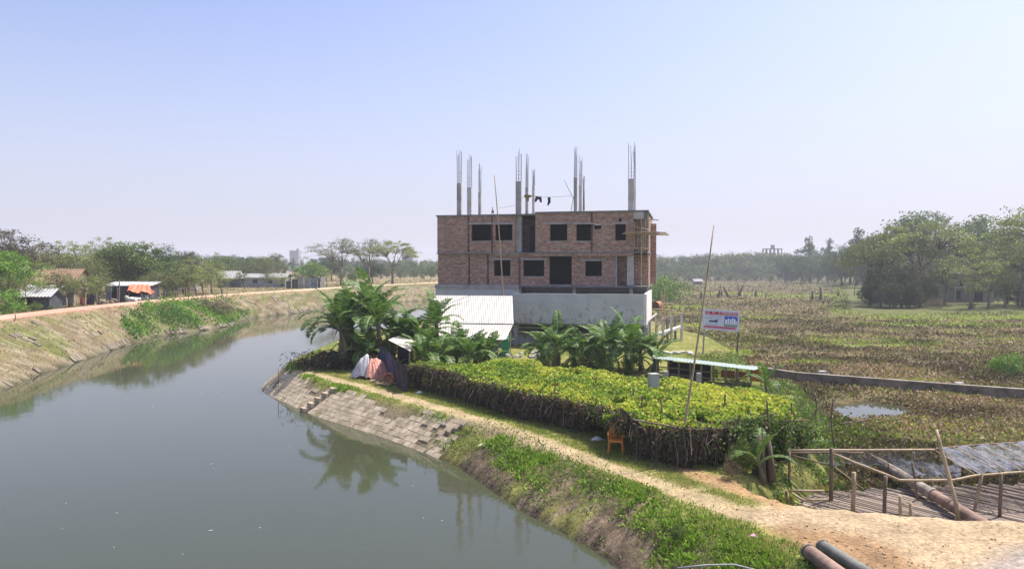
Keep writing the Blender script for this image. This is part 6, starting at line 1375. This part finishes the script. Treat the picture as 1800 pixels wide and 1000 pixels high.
for px, top, bas, ln, lb in stk:
    d = 7.0 * FPX / (bas - 470)
    x_ = (px - 900) / FPX * d; g_ = h1(x_, d); zt_ = CAMZ + (470 - top) / FPX * d
    thick = .07 if ('stake' in lb) else .22
    o = pole('stump' if thick > .1 else 'stake', lb, 'stump' if thick > .1 else 'stake', (x_ - ln * .5, d, g_ - .2), (x_ + ln, d, zt_), thick * 1.9, thick * .5, M['bark'], GS, bend=.12)
for k in range(46):                                   # thin sticks over the distant plots
    px = R.choice([R.uniform(1175, 1300), R.uniform(1175, 1420)]); d = R.uniform(140, 330); x_ = (px - 900) / FPX * d; g_ = h1(x_, d)
    pole('stake', 'thin pale stake among many on the distant plots behind the signboard', 'stake', (x_, d, g_ - .2), (x_ + R.uniform(-.15, .15), d, g_ + R.uniform(1.0, 2.3)), .035, .02, M['bamboo'], 'thin stakes on the distant plots', bend=.03)

# ------------------------------------------------------------------ houses and sheds on the left bank
def hut(name, label, cat, px, d, w_, dp, hw, hr, rz, wallm, roofm, wind=(), door=None, over=.35, gable=True):
    x_ = (px - 900) / FPX * d; g_ = h1(x_, d); T = thing(name, label, cat, (x_, d, g_), rz)
    mb = MB(); mb.b2(-w_ / 2, w_ / 2, 0, .12, -.3, hw) if not wind and not door else wall(mb, -w_ / 2, w_ / 2, -.3, hw, 0, .12, list(wind) + ([door] if door else []))
    mb.b2(-w_ / 2, -w_ / 2 + .12, .12, dp, -.3, hw); mb.b2(w_ / 2 - .12, w_ / 2, .12, dp, -.3, hw); mb.b2(-w_ / 2 + .12, w_ / 2 - .12, dp - .12, dp, -.3, hw); mb.build('wall', M[wallm], T)
    if gable:
        for sd in (0, 1):
            y0, y1 = (-over, dp / 2) if sd == 0 else (dp + over, dp / 2)
            c = corrugated((-w_ / 2 - over, y0, hw - .1), (w_ / 2 + over, y0, hw - .1), (w_ / 2 + over, y1, hw + hr), (-w_ / 2 - over, y1, hw + hr), .35, .03, .04); c.build('roof', M[roofm], T)
        for sx_ in (-1, 1):
            mb = MB(); x0 = sx_ * (w_ / 2 - .06); mb.add([(x0 - .05, .0, hw), (x0 - .05, dp, hw), (x0 - .05, dp / 2, hw + hr - .05), (x0 + .05, 0, hw), (x0 + .05, dp, hw), (x0 + .05, dp / 2, hw + hr - .05)], [(0, 1, 2), (5, 4, 3), (0, 3, 4, 1), (1, 4, 5, 2), (2, 5, 3, 0)]); mb.build('gable', M[wallm], T)
    else: corrugated((-w_ / 2 - over, -over, hw + .02), (w_ / 2 + over, -over, hw + .02), (w_ / 2 + over, dp + over, hw + hr), (-w_ / 2 - over, dp + over, hw + hr), .3, .03, .04).build('roof', M[roofm], T)
    return T
M['tin_dull'] = corr_mat('dull_tin', (.2, .2, .2), (.3, .3, .29))
M['brown_tin'] = plain('brown_roof', (.22, .13, .07), .8, .3, 1.5, .2, c2=(.32, .21, .12))
M['mudwall'] = plain('mud_wall', (.24, .19, .14), .95, .3, 1, .3)
M['dark_wall'] = plain('dark_boards', (.05, .055, .065), .9, .4, 2, .3)
M['grey_wall'] = plain('weathered_wall', (.25, .25, .25), .9, .3, 1, .3)
M['yellow'] = plain('yellow_sheet', (.62, .48, .10), .7, .2, 1.5, .3, c2=(.75, .64, .25)); M['blue_sheet'] = plain('blue_grey_sheet', (.1, .13, .17), .7, .3, 1.5, .3, c2=(.2, .26, .3)); M['red_cloth'] = plain('red_cloth', (.6, .08, .04), .8, .3, 1.5, .3)
hut('thatched_hut', 'hut with a broad rusty brown roof showing between the left bank trees', 'hut', 92, 92, 5.0, 5, 2.6, 1.7, .1, 'mudwall', 'brown_tin', [(-1.5, -.7, 1.0, 1.8)], (.6, 1.4, 0, 1.9))
hut('low_hut', 'low dark hut with a sagging grey roof at the left edge of the road', 'hut', 48, 78, 4.2, 3, 1.5, .7, .15, 'dark_wall', 'tin_grey', (), (-.4, .4, 0, 1.3))
hut('low_hut', 'low grey shack tucked between the yellow sheet and the low dark hut', 'hut', 62, 86, 4.2, 3, 1.9, .5, .1, 'mudwall', 'tin_grey', (), (.4, 1.1, 0, 1.6), gable=False)
T = hut('road_stall', 'roadside stall with grey tin roof behind the orange tarp awning', 'stall', 225, 93, 5.2, 3.2, 2.2, .45, .12, 'dark_wall', 'tin_grey', [(-.2, 2.2, .9, 1.8)], (-2.2, -1.4, 0, 1.9), gable=False)
hut('field_house', 'pale tin roofed house half hidden in trees right of the big dark tree', 'house', 318, 135, 5, 5, 2.8, 1.6, .3, 'grey_wall', 'tin_dull', [(-1.2, -.4, 1, 1.9)], (.5, 1.3, 0, 2))
hut('long_shed', 'long low shed with a pale grey tin roof beyond the left bank field', 'shed', 452, 168, 12.5, 6, 2.3, .8, .08, 'grey_wall', 'tin_dull', [(-4, -3, .9, 1.7), (-1, 0, .9, 1.7), (2.5, 3.4, .9, 1.7)], (5.0, 5.8, 0, 2))
hut('field_hut', 'dark walled hut with pale gable roof at the left end of the long shed', 'hut', 406, 166, 4.5, 5, 2.2, 1.6, .5, 'dark_wall', 'tin_dull', (), (-.5, .5, 0, 1.9))
# awning of the stall
def awn(name, label, cat, A_, B_, C_, D_, m, wav=.1, grp=None):
    mb = MB(); nu, nv = 26, 9; V_ = []
    for s_ in (0, .03):
        for i in range(nu):
            for j in range(nv):
                u, v = i / (nu - 1), j / (nv - 1); p_ = A_.lerp(B_, u).lerp(D_.lerp(C_, u), v); V_.append((p_.x, p_.y, p_.z - s_ + wav * math.sin(u * 13) * (.3 + v) + wav * .6 * math.sin(u * 29 + v * 5) - wav * 2 * math.sin(math.pi * v)))
    F = [(i * nv + j, (i + 1) * nv + j, (i + 1) * nv + j + 1, i * nv + j + 1) for i in range(nu - 1) for j in range(nv - 1)]; N_ = nu * nv; F += [tuple(N_ + q for q in f[::-1]) for f in F]
    mb.add(V_, F); o = mb.build(name, M[m] if isinstance(m, str) else m, None, A_, True); o.location = A_; return tag(o, label, cat, grp)
M['orange'] = plain('orange_tarp', (.72, .14, .05), .6, .25, 1.2, .3, c2=(.8, .25, .12))
A_, B_, C_, D_ = atd(228, 500, 92), atd(262, 500, 93), atd(272, 515, 90), atd(222, 512, 89.5); awn('tarp_awning', 'bright orange red tarp awning draped over the front of the roadside stall', 'awning', A_, B_, C_, D_, 'orange', .09)
for k, (px, d) in enumerate(((226, 89.8), (248, 89.8), (268, 90.2))):
    x_ = (px - 900) / FPX * d; g_ = h1(x_, d); pole('awning_post', ['left thin post under the orange tarp awning', 'middle thin post under the orange tarp awning', 'right thin post under the orange tarp awning'][k], 'post', (x_, d, g_ - .1), (x_, d, CAMZ - (513 - 470) / FPX * d), .05, .04, M['bamboo'], 'posts of the orange awning', bend=.02)
def panel(name, label, cat, px0, px1, top, d, m, grp=None, d1=None):
    x0, x1 = (px0 - 900) / FPX * d, (px1 - 900) / FPX * (d1 or d); sheet_z = CAMZ - (top - 470) / FPX * d; g_ = min(h1(x0, d), h1(x1, d1 or d))
    return sheet_wall(name, label, cat, [(x0, d), (x1, d1 or d)], g_ - .05, sheet_z, M[m], .06)
GP = 'sheets screening the left bank yards'
panel('sheet_screen', 'yellow plastic sheet screen beside the brick road', 'screen', 72, 92, 512, 84, 'yellow', GP); panel('sheet_screen', 'blue grey sheet screen right of the yellow one', 'screen', 93, 116, 517, 86, 'blue_sheet', GP); panel('sheet_screen', 'pale grey cloth screen between the blue sheet and the red cloth', 'screen', 118, 128, 515, 87, 'grey_wall', GP)
panel('hanging_cloth', 'red and orange cloth hung by the brick road', 'cloth', 139, 149, 516, 88, 'red_cloth'); panel('sheet_screen', 'dark navy sheet screen right of the red cloth', 'screen', 151, 165, 516, 89, 'blue', GP); panel('sheet_screen', 'light blue striped sheet at the left end of the roadside stall', 'screen', 185, 196, 504, 91, 'blue_sheet', GP)
# patched tin fence
T = thing('tin_fence', 'patched fence of dark and pale tin sheets beyond the road with one white panel', 'fence', (*[(540 - 900) / FPX * 158, 158], h1((540 - 900) / FPX * 158, 158)))
o0 = tuple(T.location)
for k, (px0, px1, top, m_) in enumerate(((503, 512, 494, 'dark_wall'), (513, 524, 491, 'dark_wall'), (525, 534, 486, 'grey_wall'), (535, 546, 489, 'grey_wall'), (547, 558, 488, 'blue_sheet'), (559, 563, 489, 'dark_wall'), (564, 571, 487, 'plaster_pale_and_sunlit'))):
    x0, x1 = (px0 - 900) / FPX * 158, (px1 - 900) / FPX * 158; zt_ = CAMZ - (top - 470) / FPX * 158
    mb = MB(); mb.b2(x0, x1 - .03, 157.9 + .07 * (k % 2), 157.98 + .07 * (k % 2), o0[2] - .3, zt_); mb.build('fence_panel', M[m_], T, o0)
# stick fence right of the stall, poles
for k in range(16):
    px = 295 + k * 3.6; d = 100 + k * .4; x_ = (px - 900) / FPX * d; g_ = h1(x_, d); pole('fence_stick', 'thin stick in the rough fence between the stall and the field', 'stick', (x_, d, g_ - .1), (x_ + R.uniform(-.1, .1), d, g_ + R.uniform(1.0, 1.7)), .04, .03, M['bamboo'], 'sticks of the rough fence past the stall', bend=.05)
for (px, base, top, lb) in ((209, 540, 492, 'green grey wooden pole beside the road before the stall'), (24, 573, 552, 'short dark crooked stick on the bank below the road at the left'), (153, 560, 540, 'thin pale stick on the bank below the road'), (44, 535, 465, 'tall thin pole among the trees at the left edge'), (205, 538, 505, 'second shorter pole leaning at the roadside pole')):
    d = {209: 84, 24: 56, 153: 72, 44: 76, 205: 83.6}[px]; x_ = (px - 900) / FPX * d; g_ = h1(x_, d); pole('wooden_pole', lb, 'pole', (x_ - .1, d, g_ - .1), (x_ + .05, d, CAMZ - (top - 470) / FPX * d), .09 if px == 209 else .05, .06 if px == 209 else .03, M['bark_pale'], bend=.08)
# heaps by the stall
for px, d, r, m_, lb in ((233, 88.5, .8, 'plaster_pale_and_sunlit', 'white sacks piled before the roadside stall'), (190, 88, 1.0, 'mudwall', 'brown earth heap left of the roadside stall'), (255, 90, .6, 'grey_wall', 'grey heap under the right end of the orange awning')):
    x_ = (px - 900) / FPX * d; g_ = h1(x_, d); mb = MB()
    for k in range(7): mb.tube([(x_ + R.uniform(-r, r), d + R.uniform(-.4, .4), g_ + .12 + .22 * (k // 3)), (x_ + R.uniform(-r, r), d + R.uniform(-.4, .4), g_ + .18 + .22 * (k // 3))], [.2, .24], 8)
    o = mb.build('heap', M[m_], None, (x_, d, g_), True); o.location = (x_, d, g_); tag(o, lb, 'heap')

# ------------------------------------------------------------------ pale house at the right, far towers
HX = (1688 - 900) / FPX * 140
T = thing('pale_house', 'two level pale rendered house with flat roof half hidden by the right hand trees', 'house', (HX, 140, h1(HX, 140)), -.12); g0 = T.location.z
wd = [(-5.2, -4.5, 3.4, 4.6), (-2.6, -1.9, 3.2, 4.5), (-.1, 1.0, 3.0, 4.4), (2.5, 3.6, 3.0, 4.4)]; low_ = [(-1.0, .2, .4, 2.0), (2.0, 4.0, .2, 2.1)]
mb = MB(); wall(mb, -6, 6, -.5, 5.3, 0, .25, wd + low_); mb.b2(-6, -5.75, .25, 6, -.5, 5.3); mb.b2(5.75, 6, .25, 6, -.5, 5.3); mb.b2(-5.75, 5.75, 5.75, 6, -.5, 5.3); mb.build('wall', plain('pale_render', (.3, .28, .26), .9, .3, .8, .3), T)
mb = MB(); mb.b2(-6.4, 6.4, -.6, 6.4, 5.3, 5.5); mb.build('roof', M['concrete_pale'], T)
mb = MB(); mb.b2(-1.6, 6.5, -1.4, -.02, 2.6, 2.8); mb.build('balcony_slab', M['concrete_pale'], T)
for x_ in (-1.4, 1.2, 3.9, 6.2): mb = MB(); mb.b2(x_ - .1, x_ + .1, -1.3, -1.1, -.5, 5.3 if x_ > 0 else 2.6); mb.build('column', M['concrete'], T)
for q in wd + low_: mb = MB(); mb.b2(q[0] + .02, q[1] - .02, .14, .18, q[2], q[3]); mb.build('window', M['dark'], T)
mb = MB(); mb.b2(-.8, .3, 1.5, 2.8, 5.5, 6.3); mb.build('stair_head', M['plaster_pale_and_sunlit'], T)
def tower(label, px, base_w, top, d, rz, m, storeys, name='tower_block', stub=None):
    x_ = (px - 900) / FPX * d; g_ = h1(x_, d); h_ = CAMZ + (470 - top) / FPX * d - g_; T = thing(name, label, 'building', (x_, d, g_), rz)
    mb = MB(); cols_ = 6; ops = []
    for s_ in range(storeys):
        for c in range(cols_): z0 = h_ * (s_ + .25) / storeys; ops.append((-base_w / 2 + base_w * (c + .25) / cols_, -base_w / 2 + base_w * (c + .75) / cols_, z0, z0 + h_ * .5 / storeys))
    wall(mb, -base_w / 2, base_w / 2, 0, h_, 0, .4, ops); mb.b2(-base_w / 2, base_w / 2, .8, 10, 0, h_ - .1); mb.build('wall', m, T)
    mb = MB(); mb.b2(-base_w / 2 - .2, base_w / 2 + .2, -.2, 10, h_, h_ + .4); mb.build('roof', m, T)
    if stub: mb = MB(); mb.b2(stub[0], stub[1], 1, 5, h_ + .4, h_ + stub[2]); mb.build('stair_head', m, T)
    return T
tower('faint hazy tower block far behind the trees, left of the umbrella trees', 517, 9.5, 441, 800, 0, M['grey_wall'], 9, stub=(2.2, 4.6, 2.5))
tower('faint hazy block seen through the right umbrella tree', 716, 9, 440, 600, .1, M['grey_wall'], 7, stub=(-3, 0, 1.5))
# unfinished far building : open frames
d = 520; x_ = (1360 - 900) / FPX * d; g_ = h1(x_, d); T = thing('concrete_frame_building', 'far unfinished concrete frame building rising over the right treeline', 'building', (x_, d, g_), 0); zt_ = CAMZ + (470 - 438) / FPX * d - g_
for k in range(5):
    mb = MB(); u = -5.5 + 11 * k / 4; mb.b2(u - .3, u + .3, 0, .6, 0, zt_); mb.b2(u - .3, u + .3, 6, 6.6, 0, zt_); mb.build('column', M['concrete_dark'], T)
for z_, w_ in ((zt_, 6), (zt_ - 3.3, 9), (zt_ - 6.6, 9)): mb = MB(); mb.b2(-w_ - (2 if w_ > 6 else 0), w_, -.5, 7, z_, z_ + .5); mb.build('slab', M['concrete_dark'], T)
mb = MB(); mb.b2(-1, 1.2, 2, 4, zt_ + .5, zt_ + 3); mb.build('stair_head', M['concrete_dark'], T)
# low far embankment wall and small things on the plots
x_, d = (1230 - 900) / FPX * 330, 330; hut('pump_hut', 'tiny grey roofed hut on the distant plots before the right treeline', 'hut', 1228, 300, 3.2, 4, 1.4, .9, .0, 'mudwall', 'tin_dull', (), (-.5, .5, 0, 1.6))
p_ = ((1153 - 900) / FPX * 120, 120.0); g_ = h1(*p_); mb = MB(); mb.tube([(p_[0] - .1, p_[1], g_ + .75), (p_[0] + .9, p_[1] + 1.2, g_ + .75)], .75, 18, cap=False); mb.tube([(p_[0] - .1, p_[1], g_ + .75), (p_[0] + .9, p_[1] + 1.2, g_ + .75)], .62, 18, cap=False)
mb.tube([(p_[0] + .85, p_[1] + 1.1, g_ + .75), (p_[0] + .9, p_[1] + 1.2, g_ + .75)], .62, 18); o = mb.build('clay_ring', plain('clay_ring', (.45, .17, .06), .8, .3, 2, .2), None, (*p_, g_), True); o.location = (*p_, g_); tag(o, 'orange clay ring lying open on the green strip by the building corner', 'ring')
